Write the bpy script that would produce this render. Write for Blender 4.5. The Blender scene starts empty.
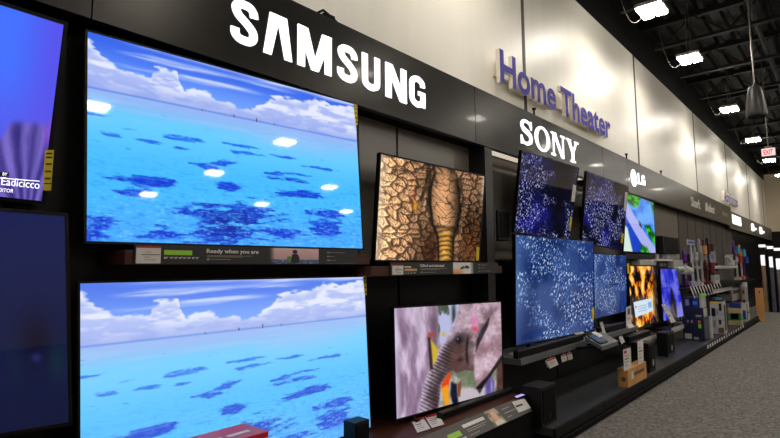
import bpy, bmesh, math, random
import numpy as np
from mathutils import Vector, Matrix
random.seed(7)
scn = bpy.context.scene
COL = scn.collection
V = Vector

# ------------------------------------------------------------------ camera
F_PX = 521.19
YAW, PIT, ROLL = math.radians(41.32536), math.radians(5.43664), math.radians(-0.546204)
EYE = V((0, 0, 1.6))
fw = V((math.cos(YAW)*math.cos(PIT), math.sin(YAW)*math.cos(PIT), math.sin(PIT)))
r_ = fw.cross(V((0, 0, 1))).normalized()
u_ = r_.cross(fw)
RT = r_*math.cos(ROLL) + u_*math.sin(ROLL)
UP = -r_*math.sin(ROLL) + u_*math.cos(ROLL)
cam_d = bpy.data.cameras.new('camera')
cam = bpy.data.objects.new('camera', cam_d); COL.objects.link(cam)
cam_d.sensor_fit = 'HORIZONTAL'; cam_d.sensor_width = 36; cam_d.lens = F_PX*36/780
cam_d.clip_start = 0.05; cam_d.clip_end = 200
cam.matrix_world = Matrix(((RT.x, UP.x, -fw.x, EYE.x), (RT.y, UP.y, -fw.y, EYE.y), (RT.z, UP.z, -fw.z, EYE.z), (0, 0, 0, 1)))
scn.camera = cam

def ray(px, py):
    return RT*((px-390)/F_PX) + UP*(-(py-219)/F_PX) + fw
def at(px, py, Y):
    d = ray(px, py); return EYE + d*(Y/d.y)
def atz(px, py, Z):
    d = ray(px, py); return EYE + d*((Z-1.6)/d.z)
def atp(px, py, P0, n):
    d = ray(px, py); return EYE + d*((P0-EYE).dot(n)/d.dot(n))
def prj(P):
    q = P-EYE; z = q.dot(fw)
    return 390+F_PX*q.dot(RT)/z, 219-F_PX*q.dot(UP)/z
def solve_px(fn, target, lo, hi):
    for _ in range(60):
        m = (lo+hi)/2
        if (prj(fn(m))[0] - target)*(prj(fn(hi))[0] - target) <= 0: lo = m
        else: hi = m
    return (lo+hi)/2

# ------------------------------------------------------------------ materials
def s2l(c):
    out = []
    for v in c:
        v = v/255
        out.append(v/12.92 if v <= .04045 else ((v+.055)/1.055)**2.4)
    return out
MATS = {}
def mat(name, rgb, rough=.5, metal=0., spec=.5, emis=0., ergb=None, coat=0., coat_r=.05, var=0., vscale=8., bump=0., bscale=60., stretch=(1, 1, 1)):
    if name in MATS: return MATS[name]
    m = bpy.data.materials.new(name); m.use_nodes = True
    nt = m.node_tree; b = nt.nodes['Principled BSDF']
    c = s2l(rgb)
    b.inputs['Base Color'].default_value = (*c, 1)
    b.inputs['Roughness'].default_value = rough
    b.inputs['Metallic'].default_value = metal
    b.inputs['Specular IOR Level'].default_value = spec
    if coat:
        b.inputs['Coat Weight'].default_value = coat; b.inputs['Coat Roughness'].default_value = coat_r
    if emis:
        b.inputs['Emission Color'].default_value = (*s2l(ergb or rgb), 1)
        b.inputs['Emission Strength'].default_value = emis
    if var or bump:
        tc = nt.nodes.new('ShaderNodeTexCoord'); mp = nt.nodes.new('ShaderNodeMapping')
        mp.inputs['Scale'].default_value = stretch
        nt.links.new(tc.outputs['Object'], mp.inputs['Vector'])
    if var:
        n = nt.nodes.new('ShaderNodeTexNoise'); n.inputs['Scale'].default_value = vscale; n.inputs['Detail'].default_value = 5
        cr = nt.nodes.new('ShaderNodeValToRGB')
        cr.color_ramp.elements[0].position = .3; cr.color_ramp.elements[1].position = .7
        cr.color_ramp.elements[0].color = (*[x*(1-var) for x in c], 1)
        cr.color_ramp.elements[1].color = (*[min(1, x*(1+var)) for x in c], 1)
        nt.links.new(mp.outputs['Vector'], n.inputs['Vector'])
        nt.links.new(n.outputs['Fac'], cr.inputs['Fac']); nt.links.new(cr.outputs['Color'], b.inputs['Base Color'])
    if bump:
        n2 = nt.nodes.new('ShaderNodeTexNoise'); n2.inputs['Scale'].default_value = bscale
        bp = nt.nodes.new('ShaderNodeBump'); bp.inputs['Strength'].default_value = bump; bp.inputs['Distance'].default_value = .004
        nt.links.new(mp.outputs['Vector'], n2.inputs['Vector'])
        nt.links.new(n2.outputs['Fac'], bp.inputs['Height']); nt.links.new(bp.outputs['Normal'], b.inputs['Normal'])
    MATS[name] = m
    return m

M_BLACK = mat('black_satin', (9, 9, 10), .5, spec=.3, var=.15, vscale=5)
M_BLACKM = mat('black_matte', (5, 5, 6), .75, spec=.15, var=.15)
M_BEZEL = mat('tv_black_plastic', (5, 5, 6), .4, spec=.2, var=.1)
M_PANEL = mat('bay_panel_black', (7, 7, 8), .4, spec=.2, var=.1, vscale=2)
M_PANELG = mat('bay_panel_grey', (122, 116, 110), .28, spec=.5, var=.06, vscale=2)
M_SONYP = mat('bay_panel_charcoal', (112, 105, 97), .3, spec=.5, var=.06, vscale=2)
M_TANP = mat('bay_panel_taupe', (112, 104, 92), .5, spec=.3, var=.06, vscale=2)
M_SLAT = mat('slat_panel_brown', (74, 67, 60), .55, spec=.3, var=.12, vscale=6, stretch=(1, 1, .2))
M_FASCIA = mat('fascia_gloss', (11, 11, 11), .28, spec=.32, coat=.05, coat_r=.05, var=.05, vscale=1.5)
M_FASCIA.node_tree.nodes['Principled BSDF'].inputs['Specular Tint'].default_value = (1, .93, .84, 1)
M_FASCIA2 = mat('fascia_taupe', (100, 92, 80), .5, spec=.3, coat=.1, var=.05, vscale=1.5)
M_WALL = mat('wall_cream_sheen', (242, 237, 226), .42, spec=.75, var=.02, vscale=1.2, bump=.05, bscale=12, stretch=(6, 6, .3))
M_WALLB = mat('wall_cream_matt', (210, 196, 172), .7, spec=.2, var=.03, vscale=1)
M_SEAM = mat('seam_dark', (66, 61, 54), .6, var=.1)
M_CEIL = mat('ceiling_deck_paint', (8, 8, 7), .6, spec=.25, var=.2, vscale=3)
M_JOIST = mat('joist_paint', (9, 9, 8), .55, spec=.3, var=.2, vscale=3)
M_PLAT = mat('platform_grey', (50, 51, 53), .42, spec=.4, var=.08, vscale=4)
M_PLATE = mat('platform_edge_grey', (16, 15, 15), .7, spec=.2, var=.15, vscale=6)
M_KICK = mat('kick_black', (5, 5, 5), .75, spec=.12, var=.2)
M_WOOD = mat('shelf_wood', (66, 32, 20), .45, spec=.3, var=.22, vscale=9, stretch=(.25, 3, 3))
M_STRIP = mat('info_strip_dark', (32, 31, 32), .5, var=.05)
M_STRIPB = mat('info_strip_taupe', (76, 68, 64), .5, var=.05)
M_SHELFG = mat('shelf_grey_metal', (92, 94, 96), .45, spec=.45, var=.06)
M_SHELFW = mat('shelf_white_edge', (190, 186, 180), .5, var=.05)
M_CARD = mat('card_white', (215, 210, 205), .6, var=.04, vscale=14)
M_CARDR = mat('card_red_band', (176, 34, 34), .6, var=.05)
M_INK = mat('ink_dark', (35, 33, 33), .7, var=.1)
M_INKG = mat('ink_grey', (150, 146, 142), .7, var=.1)
M_TEXT = mat('print_white', (220, 218, 214), .6, var=.03)
M_GREEN = mat('label_green', (150, 205, 60), .5, var=.05)
M_YEL = mat('energy_label_yellow', (226, 200, 24), .5, var=.05, vscale=30)
M_KRAFT = mat('cardboard_kraft', (196, 146, 92), .75, spec=.2, var=.1, vscale=7)
M_TAPE = mat('packing_print_brown', (110, 76, 46), .6, var=.1)
M_RED = mat('carton_red', (206, 26, 40), .35, var=.08)
M_BLUE = mat('carton_blue', (18, 54, 130), .4, var=.35, vscale=9)
M_NAVY = mat('carton_navy', (16, 24, 54), .4, var=.35, vscale=9)
M_WHITEC = mat('carton_white', (180, 177, 175), .5, var=.12, vscale=11)
M_GREYC = mat('carton_grey', (140, 138, 136), .5, var=.12, vscale=11)
M_GRN = mat('carton_green', (40, 130, 66), .5, var=.2, vscale=9)
M_SILV = mat('appliance_silver', (150, 148, 146), .3, metal=.6, var=.08)
M_LGREY = mat('appliance_light_grey', (176, 172, 168), .4, var=.08)
M_PURP = mat('plastic_purple', (98, 40, 150), .35, var=.1)
M_MAROON = mat('plastic_maroon', (92, 22, 32), .35, var=.1)
M_ORANGE = mat('plastic_orange', (230, 96, 34), .4, var=.1)
M_LIME = mat('plastic_lime', (120, 210, 40), .4, var=.1)
M_TEAL = mat('plastic_teal', (40, 160, 190), .4, var=.1)
M_BLUEP = mat('plastic_blue', (30, 70, 190), .35, var=.1)
M_LETTER = mat('letter_white_lit', (250, 250, 255), .4, emis=1.25)
M_LETTERD = mat('letter_white_unlit', (205, 200, 190), .5, var=.03)
M_LPURP = mat('letter_purple_face', (70, 58, 168), .65, spec=.25, var=.06)
M_LSIDE = mat('letter_side_cream', (240, 232, 216), .5, var=.03)
M_LAMP = mat('lamp_diffuser', (255, 244, 225), .5, emis=82, ergb=(255, 248, 236))
M_LAMPB = mat('lamp_housing', (170, 166, 160), .5, var=.05)
M_SOFFITC = mat('valance_strip_cream', (240, 226, 208), .5, emis=.62, ergb=(255, 238, 218))
M_CABLE = mat('cable_pale', (84, 80, 75), .5, var=.1)
M_EXIT = mat('exit_face', (240, 225, 225), .5, emis=.75, ergb=(245, 225, 222))
M_EXITR = mat('exit_letters', (226, 40, 60), .5, emis=.8, ergb=(232, 50, 70))
M_KIOSK = mat('kiosk_lit_white', (245, 245, 245), .5, emis=.95)
M_TANL = mat('kiosk_door_tan', (178, 138, 96), .35, metal=.2, var=.12, stretch=(4, 4, .4))
M_BLUEL = mat('kiosk_door_bluegrey', (96, 108, 140), .3, metal=.5, var=.12, stretch=(4, 4, .4))
M_GLOWP = mat('phone_screen_lilac', (190, 180, 255), .2, emis=.75, ergb=(190, 180, 250))
M_BLUESC = mat('tablet_screen', (40, 60, 96), .15, emis=.12, ergb=(80, 110, 170))
M_SPKG = mat('speaker_shell_charcoal', (40, 39, 38), .42, spec=.5, var=.08)
M_FRINGE = mat('metal_rod', (120, 116, 110), .4, metal=.6, var=.05)

def carpet_mat():
    m = bpy.data.materials.new('carpet_loop'); m.use_nodes = True
    nt = m.node_tree; b = nt.nodes['Principled BSDF']; N = nt.nodes.new; L = nt.links.new
    b.inputs['Roughness'].default_value = .95; b.inputs['Specular IOR Level'].default_value = .1
    tc = N('ShaderNodeTexCoord')
    n1 = N('ShaderNodeTexNoise'); n1.inputs['Scale'].default_value = 42; n1.inputs['Detail'].default_value = 6; n1.inputs['Roughness'].default_value = .75
    n2 = N('ShaderNodeTexVoronoi'); n2.inputs['Scale'].default_value = 26
    mx = N('ShaderNodeMath'); mx.operation = 'MULTIPLY_ADD'; mx.inputs[1].default_value = .35
    cr = N('ShaderNodeValToRGB'); e = cr.color_ramp.elements
    e[0].position = .42; e[0].color = (*s2l((54, 52, 50)), 1)
    e[1].position = .82; e[1].color = (*s2l((140, 135, 129)), 1)
    bp = N('ShaderNodeBump'); bp.inputs['Strength'].default_value = .6; bp.inputs['Distance'].default_value = .01
    L(tc.outputs['Object'], n1.inputs['Vector']); L(tc.outputs['Object'], n2.inputs['Vector'])
    L(n2.outputs['Distance'], mx.inputs[0]); L(n1.outputs['Fac'], mx.inputs[2])
    L(mx.outputs[0], cr.inputs['Fac']); L(cr.outputs['Color'], b.inputs['Base Color'])
    L(mx.outputs[0], bp.inputs['Height']); L(bp.outputs['Normal'], b.inputs['Normal'])
    return m
M_CARPET = carpet_mat()

def screen_mat(gloss=.5):
    m = bpy.data.materials.new('tv_picture'); m.use_nodes = True
    nt = m.node_tree; b = nt.nodes['Principled BSDF']
    a = nt.nodes.new('ShaderNodeAttribute'); a.attribute_name = 'picture'
    b.inputs['Base Color'].default_value = (.004, .004, .005, 1)
    b.inputs['Roughness'].default_value = .035
    b.inputs['Specular IOR Level'].default_value = gloss
    nt.links.new(a.outputs['Color'], b.inputs['Emission Color'])
    b.inputs['Emission Strength'].default_value = 1.0
    return m
M_SCREEN = screen_mat()

# ------------------------------------------------------------------ mesh builder
class MB:
    def __init__(s): s.v = []; s.f = []; s.mi = []; s.cur = 0
    def add(s, vs, fs):
        o = len(s.v); s.v += [V(p) for p in vs]; s.f += [[i+o for i in f] for f in fs]; s.mi += [s.cur]*len(fs); return s
    def hexa(s, c):  # 4 bottom, 4 top
        return s.add(c, [(0, 3, 2, 1), (4, 5, 6, 7), (0, 1, 5, 4), (1, 2, 6, 5), (2, 3, 7, 6), (3, 0, 4, 7)])
    def box(s, x0, x1, y0, y1, z0, z1):
        return s.hexa([(x0, y0, z0), (x1, y0, z0), (x1, y1, z0), (x0, y1, z0), (x0, y0, z1), (x1, y0, z1), (x1, y1, z1), (x0, y1, z1)])
    def slab(s, q, n, t):  # quad extruded along n by t
        q = [V(p) for p in q]; n = V(n)
        return s.hexa(q + [p+n*t for p in q])
    def cyl(s, p0, p1, r0, r1=None, n=12):
        p0 = V(p0); p1 = V(p1); r1 = r0 if r1 is None else r1
        d = (p1-p0).normalized(); a = d.orthogonal().normalized(); b = d.cross(a)
        vs = []
        for p, r in ((p0, r0), (p1, r1)):
            for k in range(n):
                t = 2*math.pi*k/n; vs.append(p + a*(r*math.cos(t)) + b*(r*math.sin(t)))
        fs = [(k, (k+1) % n, n+(k+1) % n, n+k) for k in range(n)] + [tuple(range(n-1, -1, -1)), tuple(range(n, 2*n))]
        return s.add(vs, fs)
    def lathe(s, c, prof, n=24):  # prof: (r,z)
        vs = []; fs = []
        for r, z in prof:
            for k in range(n):
                t = 2*math.pi*k/n; vs.append((c[0]+r*math.cos(t), c[1]+r*math.sin(t), c[2]+z))
        for i in range(len(prof)-1):
            for k in range(n):
                fs.append((i*n+k, i*n+(k+1) % n, (i+1)*n+(k+1) % n, (i+1)*n+k))
        fs.append(tuple(range(n-1, -1, -1))); fs.append(tuple(range((len(prof)-1)*n, len(prof)*n)))
        return s.add(vs, fs)
    def tube(s, pts, r, n=6):
        pts = [V(p) for p in pts]
        for a, b in zip(pts[:-1], pts[1:]): s.cyl(a, b, r, n=n)
        return s
    def ring(s, outer, inner, n, t):  # frame between two loops, extruded along n
        k = len(outer); n = V(n)*t
        vs = [V(p) for p in outer]+[V(p) for p in inner]+[V(p)+n for p in outer]+[V(p)+n for p in inner]
        fs = []
        for i in range(k):
            j = (i+1) % k
            fs += [(i, j, k+j, k+i), (2*k+i, 3*k+i, 3*k+j, 2*k+j), (i, 2*k+i, 2*k+j, j), (k+i, k+j, 3*k+j, 3*k+i)]
        return s.add(vs, fs)

def wloc(o):
    l = V((0, 0, 0))
    while o is not None: l = l + V(o.location); o = o.parent
    return l
def obj(name, mb, m, parent=None, bevel=0., smooth=False):
    me = bpy.data.meshes.new(name)
    off = wloc(parent)
    me.from_pydata([tuple(p-off) for p in mb.v], [], mb.f)
    ms = m if isinstance(m, (list, tuple)) else [m]
    for x in ms: me.materials.append(x)
    if len(ms) > 1:
        me.polygons.foreach_set('material_index', mb.mi)
    bm = bmesh.new(); bm.from_mesh(me)
    bmesh.ops.recalc_face_normals(bm, faces=bm.faces)
    if bevel:
        es = [e for e in bm.edges if len(e.link_faces) == 2 and e.calc_face_angle(0) > .6]
        bmesh.ops.bevel(bm, geom=es, offset=bevel, segments=2, profile=.5, affect='EDGES', clamp_overlap=True)
    bm.to_mesh(me); bm.free()
    if smooth:
        me.polygons.foreach_set('use_smooth', [True]*len(me.polygons))
    o = bpy.data.objects.new(name, me); COL.objects.link(o)
    if parent: o.parent = parent
    return o
def tag(o, label, cat, group=None):
    o['label'] = label; o['category'] = cat
    if group: o['group'] = group
    return o
def thing(name, label, cat, loc, group=None):
    o = bpy.data.objects.new(name, None); COL.objects.link(o); o.empty_display_size = .1
    o.location = loc
    return tag(o, label, cat, group)
def struct(name, mb, m, parent=None, **k):
    o = obj(name, mb, m, parent, **k)
    if parent is None: o['kind'] = 'structure'
    return o
def copy_thing(o, dv, label, parent=None):
    c = o.copy(); COL.objects.link(c)
    if parent: c.parent = parent
    else:
        c.location = V(o.location)+V(dv)
        if label: c['label'] = label
    for ch in list(o.children): copy_thing(ch, None, None, c)
    return c
BX = lambda *a: MB().box(*a)

# ------------------------------------------------------------------ text
def text_obj(name, body, m, parent, P0, ud, vd, nd, height=None, width=None, depth=.002, bold=0., split=False, mside=None):
    """text laid on a plane: P0 baseline start, ud reading direction, vd up, nd towards the viewer"""
    cu = bpy.data.curves.new(name, 'FONT'); cu.body = body; cu.extrude = .5; cu.offset = bold
    cu.resolution_u = 4
    to = bpy.data.objects.new(name, cu); COL.objects.link(to)
    if split or mside:
        for k in range(len(body)): cu.materials.append(m)
        for k in range(len(body)): cu.body_format[k].material_index = k
    dg = bpy.context.evaluated_depsgraph_get(); dg.update()
    me = bpy.data.meshes.new_from_object(to.evaluated_get(dg), depsgraph=dg)
    vs = [V(v.co) for v in me.vertices]; fs = [(list(p.vertices), p.material_index, p.normal.z) for p in me.polygons]
    bpy.data.objects.remove(to); bpy.data.curves.remove(cu); bpy.data.meshes.remove(me)
    xs = [v.x for v in vs]; x0, x1 = min(xs), max(xs)
    caps = .72
    sy = height/caps if height else width/(x1-x0)
    sx = width/(x1-x0) if width else sy
    W = [P0 + ud*((v.x-x0)*sx) + vd*(v.y*sy) + nd*((v.z+.5)*depth) for v in vs]
    out = []
    groups = {}
    for f, mi, nz in fs: groups.setdefault(mi if split else 0, []).append((f, nz))
    for mi in sorted(groups):
        mb = MB(); mp = {}
        for f, nz in groups[mi]:
            ids = []
            for i in f:
                if i not in mp: mp[i] = len(mb.v); mb.v.append(W[i])
                ids.append(mp[i])
            mb.f.append(ids); mb.mi.append(0 if (not mside or nz > .5) else 1)
        o = obj(name, mb, [m, mside] if mside else m, parent)
        out.append(o)
    return out

def crom(pts, n=6):
    P = [V((*p, 0)) for p in pts]; P = [P[0]*2-P[1]]+P+[P[-1]*2-P[-2]]
    out = []
    for i in range(1, len(P)-2):
        for k in range(n):
            t = k/n; a, b, c, d = P[i-1:i+3]
            out.append(.5*((2*b)+(c-a)*t+(2*a-5*b+4*c-d)*t*t+(3*b-3*c+d-a)*t**3))
    out.append(P[-2]); return [(p.x, p.y) for p in out]
def strk(path, w):  # quads along a stroke; w number or list
    out = []; L = []; n = len(path)
    for i, p in enumerate(path):
        a = path[max(0, i-1)]; b = path[min(n-1, i+1)]
        dx, dy = b[0]-a[0], b[1]-a[1]; l = math.hypot(dx, dy) or 1
        h = (w if not isinstance(w, list) else w[min(len(w)-1, int(i*len(w)/n))])/2
        L.append(((p[0]-dy/l*h, p[1]+dx/l*h), (p[0]+dy/l*h, p[1]-dx/l*h)))
    for i in range(n-1): out.append([L[i][0], L[i+1][0], L[i+1][1], L[i][1]])
    return out
def R_(x0, x1, y0, y1): return [(x0, y0), (x1, y0), (x1, y1), (x0, y1)]
S_HEAVY = strk(crom([(.52, .68), (.5, .8), (.42, .885), (.31, .9), (.2, .885), (.125, .82), (.125, .72), (.19, .62), (.31, .53), (.43, .43), (.5, .33), (.5, .2), (.42, .115), (.31, .1), (.19, .12), (.11, .2), (.1, .33)]), .185)
GLY = {
 'S': (.62, S_HEAVY),
 'A': (.74, [[(0, 0), (.2, 0), (.37, .8), (.15, 1)], [(.74, 0), (.59, 1), (.37, .8), (.54, 0)], [(.15, 1), (.37, .8), (.59, 1), (.37, 1.0)]]),
 'M': (.9, [R_(0, .185, 0, 1), R_(.715, .9, 0, 1), [(.26, 1), (0, 1), (.35, 0), (.53, 0)], [(.64, 1), (.9, 1), (.55, 0), (.37, 0)]]),
 'U': (.62, strk([(.1, 1), (.1, .6), (.1, .3)]+crom([(.1, .3), (.13, .17), (.31, .1), (.49, .17), (.52, .3)])[1:]+[(.52, .6), (.52, 1)], .185)),
 'N': (.66, [R_(0, .18, 0, 1), R_(.48, .66, 0, 1), [(0, 1), (.22, 1), (.66, 0), (.44, 0)]]),
 'G': (.64, strk(crom([(.53, .68), (.5, .82), (.32, .9), (.15, .83), (.1, .7), (.1, .5), (.1, .3), (.15, .17), (.32, .1), (.48, .17), (.53, .28), (.535, .45)]), .182)+[R_(.34, .62, .4, .53), R_(.48, .62, .05, .5)]),
}
def el(cx, cy, rx, ry, n=28): return [(cx+rx*math.cos(2*math.pi*k/n), cy+ry*math.sin(2*math.pi*k/n)) for k in range(n)]
def ringq(o, i): return [[o[k], o[(k+1) % len(o)], i[(k+1) % len(o)], i[k]] for k in range(len(o))]
GLY_S = {
 'S': (.78, strk(crom([(.66, .74), (.6, .86), (.44, .94), (.26, .93), (.13, .84), (.13, .7), (.24, .6), (.42, .53), (.58, .44), (.64, .3), (.58, .15), (.4, .07), (.22, .08), (.12, .17), (.08, .28)]), [.1, .11, .14, .17, .2, .2, .17, .14, .11, .1])+[R_(.62, .7, .66, 1), R_(.03, .11, 0, .34)]),
 'O': (1.0, ringq(el(.5, .5, .5, .52), el(.5, .5, .3, .42))),
 'N': (1.02, [R_(0, .34, .92, 1), R_(.7, 1.02, .92, 1), R_(0, .3, 0, .08), R_(.12, .21, 0, 1), R_(.82, .91, 0, 1), [(.12, 1), (.34, 1), (.91, 0), (.72, 0)]]),
 'Y': (1.0, [R_(0, .38, .92, 1), R_(.66, 1.0, .92, 1), R_(.3, .72, 0, .08), R_(.41, .61, 0, .48), [(.08, 1), (.3, 1), (.6, .44), (.42, .4)], [(.78, 1), (.9, 1), (.6, .42), (.5, .5)]]),
}
def sign_letters(parent, word, gly, m, X0, X1, Z0, Z1, Y, depth, gap=.14, spans=None):
    adv = []; x = 0
    for ch in word: adv.append(x); x += gly[ch][0]+gap
    tot = x-gap; k = (X1-X0)/tot; h = Z1-Z0
    for i_, (a, ch) in enumerate(zip(adv, word)):
        mb = MB(); xo, kk = X0+a*k, k
        if spans: xo = spans[i_][0]; kk = (spans[i_][1]-xo)/gly[ch][0]
        for q in gly[ch][1]:
            fr = [V((xo+px*kk, Y, Z0+py*h)) for px, py in q]
            ar = sum(fr[i].x*fr[(i+1) % 4].z-fr[(i+1) % 4].x*fr[i].z for i in range(4))
            if abs(ar) < 1e-9: continue
            mb.slab(fr, (0, 1, 0), depth)
        obj('letter', mb, m, parent)

# ------------------------------------------------------------------ numpy pictures
def _h(ix, iy, s):
    n = (ix.astype(np.int64)*374761393 + iy.astype(np.int64)*668265263 + s*982451653) & 0x7fffffff
    n = ((n ^ (n >> 13))*1274126177) & 0x7fffffff
    n = n ^ (n >> 16)
    return (n & 0xffff)/65535.0
def vn(x, y, s=0):
    ix = np.floor(x); iy = np.floor(y); fx = x-ix; fy = y-iy
    fx = fx*fx*(3-2*fx); fy = fy*fy*(3-2*fy)
    a = _h(ix, iy, s); b = _h(ix+1, iy, s); c = _h(ix, iy+1, s); d = _h(ix+1, iy+1, s)
    return (a*(1-fx)+b*fx)*(1-fy)+(c*(1-fx)+d*fx)*fy
def fbm(x, y, s=0, o=5):
    t = 0; a = .5; n = 0
    for k in range(o):
        t = t+a*vn(x, y, s+k); n += a; a *= .5; x = x*2.03+3.1; y = y*2.03+1.7
    return t/n
def vor(x, y, s=0):
    ix = np.floor(x); iy = np.floor(y); f1 = np.full(x.shape, 9.); f2 = f1.copy()
    for a in (-1, 0, 1):
        for b in (-1, 0, 1):
            px = ix+a+_h(ix+a, iy+b, s); py = iy+b+_h(ix+a, iy+b, s+5)
            d = np.hypot(px-x, py-y)
            f2 = np.where(d < f1, f1, np.minimum(f2, d)); f1 = np.minimum(f1, d)
    return f1, f2
def ss(a, b, x):
    t = np.clip((x-a)/(b-a+1e-9), 0, 1); return t*t*(3-2*t)
def C(*c): return np.array(c, float)
def mixc(a, b, t): return a*(1-t[..., None])+b*t[..., None]
def fill(u, c): return np.ones(u.shape+(3,))*c
PATCHES = [(0.263, 0.446, 0.068, 0.02), (0.116, 0.444, 0.058, 0.01), (0.053, 0.488, 0.045, 0.015), (0.035, 0.399, 0.044, 0.008), (0.165, 0.491, 0.04, 0.009), (0.386, 0.552, 0.057, 0.021), (0.337, 0.579, 0.061, 0.015), (0.505, 0.47, 0.087, 0.012), (0.464, 0.433, 0.069, 0.01), (0.59, 0.565, 0.046, 0.017), (0.701, 0.552, 0.068, 0.013), (0.853, 0.78, 0.106, 0.028), (0.258, 0.5, 0.033, 0.007), (0.638, 0.459, 0.081, 0.009), (0.788, 0.493, 0.092, 0.009), (0.415, 0.678, 0.037, 0.032), (0.153, 0.689, 0.084, 0.028), (0.342, 0.843, 0.089, 0.055), (0.507, 0.811, 0.123, 0.071), (0.402, 0.93, 0.122, 0.062), (0.035, 0.901, 0.047, 0.043), (0.117, 0.754, 0.058, 0.02), (0.71, 0.676, 0.107, 0.023), (0.646, 0.591, 0.09, 0.016), (0.822, 0.874, 0.102, 0.046), (0.009, 0.974, 0.039, 0.028), (0.6, 0.92, 0.1, 0.04), (0.2, 0.95, 0.06, 0.03)]
def ocean(u, v, wash=0., seed=1):
    h = .272-.01*u
    t = np.clip(v/h, 0, 1)
    sky = mixc(fill(u, C(58, 104, 236)), C(112, 160, 255), ss(.0, .8, t))
    ci = fbm(u*2.6+v*4, v*30+u*2, seed+20)
    band = np.exp(-((v-.045-.01*np.sin(u*5))/.022)**2)*ss(.05, .15, u)*ss(.75, .55, u)+.7*np.exp(-((v-.095)/.012)**2)*ss(.2, .3, u)*ss(.6, .45, u)+.5*np.exp(-(v/.014)**2)
    sky = mixc(sky, C(206, 218, 255), np.clip(ss(.32, .62, ci)*band*1.3+ss(.58, .75, ci)*.4, 0, .9))
    xs = [0.003, 0.035, 0.056, 0.09, 0.125, 0.169, 0.18, 0.216, 0.248, 0.261, 0.273, 0.298, 0.343, 0.389, 0.488, 0.519, 0.563, 0.586, 0.634, 0.694, 0.787, 0.855, 0.997]
    ys = [0.046, 0.09, 0.109, 0.138, 0.134, 0.148, 0.104, 0.083, 0.082, 0.149, 0.18, 0.163, 0.169, 0.184, 0.203, 0.19, 0.141, 0.099, 0.069, 0.077, 0.03, 0.05, 0.018]
    top = np.interp(u, xs, ys)
    nn = fbm(u*26, v*46, seed+30)
    m = ss(-.006, .012, v-top+(nn-.5)*.07)
    sh = fbm(u*16+nn, v*34, seed+33)
    cl = mixc(fill(u, C(176, 190, 246)), C(238, 240, 255), ss(.36, .64, sh))
    cl = mixc(C(240, 242, 255)*np.ones(u.shape+(1,)), cl, ss(0, .05, v-top))
    cl = mixc(cl, C(150, 170, 238), ss(.62, .98, t)*.75)
    sky = mixc(sky, cl, m*.95)
    d = np.clip((v-h)/(1-h), 0, 1)
    wat = mixc(fill(u, C(150, 184, 246)), C(104, 206, 255), ss(.02, .17, d))
    wat = mixc(wat, C(72, 190, 255), ss(.15, .55, d))
    wat = mixc(wat, C(72, 172, 255), ss(.6, 1, d))
    rose = np.exp(-(((u-.72)/.22)**2+((v-.36)/.06)**2)); wat = mixc(wat, C(160, 190, 250), rose*.5)
    wat = mixc(wat, C(150, 200, 250), ss(.5, .66, fbm(u*7, v*60, seed+18))*ss(.3, .05, d)*.5)
    n1 = fbm(u*11, v*32, seed+3); n2 = fbm(u*38, v*110, seed+6, 3)
    f = np.zeros(u.shape)
    for pu, pv, ru, rv in PATCHES:
        e = ((u-pu)/(ru*1.05))**2+((v-pv)/(rv*1.1))**2
        f = np.maximum(f, 1.15-e**.5*.75)
    p = ss(.4, .8, f+(n1-.5)*1.3+(n2-.5)*.8)
    rip = fbm(u*60+8*vn(u*9, v*9, 4), v*170, seed+9, 3)
    p = np.clip(p*(.72+.55*ss(.35, .6, rip)), 0, 1)
    deep = mixc(fill(u, C(40, 112, 240)), C(22, 62, 214), ss(.2, .6, d))
    deep = mixc(deep, C(16, 40, 150), np.exp(-(((u-.42)/.12)**2+((v-.88)/.1)**2))*.8)
    wat = mixc(wat, deep, p*ss(0, .1, d+.02))
    rp2 = ss(.56, .72, fbm(u*50, v*120, seed+14, 3))*ss(.25, .8, d)
    wat = mixc(wat, C(44, 128, 246), rp2*.45)
    sp = ss(.62, .75, fbm(u*70, v*150, seed+24, 2))*ss(.4, .9, d); wat = mixc(wat, C(140, 220, 255), sp*.5)
    out = np.where((v < h)[..., None], sky, wat)
    out = mixc(out, C(84, 122, 224), np.exp(-((v-h)/.005)**2)*.7)
    for bu, bh in ((.527, .012), (.44, .008), (.33, .004), (.6, .004)):
        out = mixc(out, C(96, 44, 84), ((np.abs(u-bu) < .0022) & (np.abs(v-h+bh*.4) < bh)).astype(float)*.85)
    out = mixc(out, C(225, 236, 255), np.full(u.shape, wash))
    return out
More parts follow.
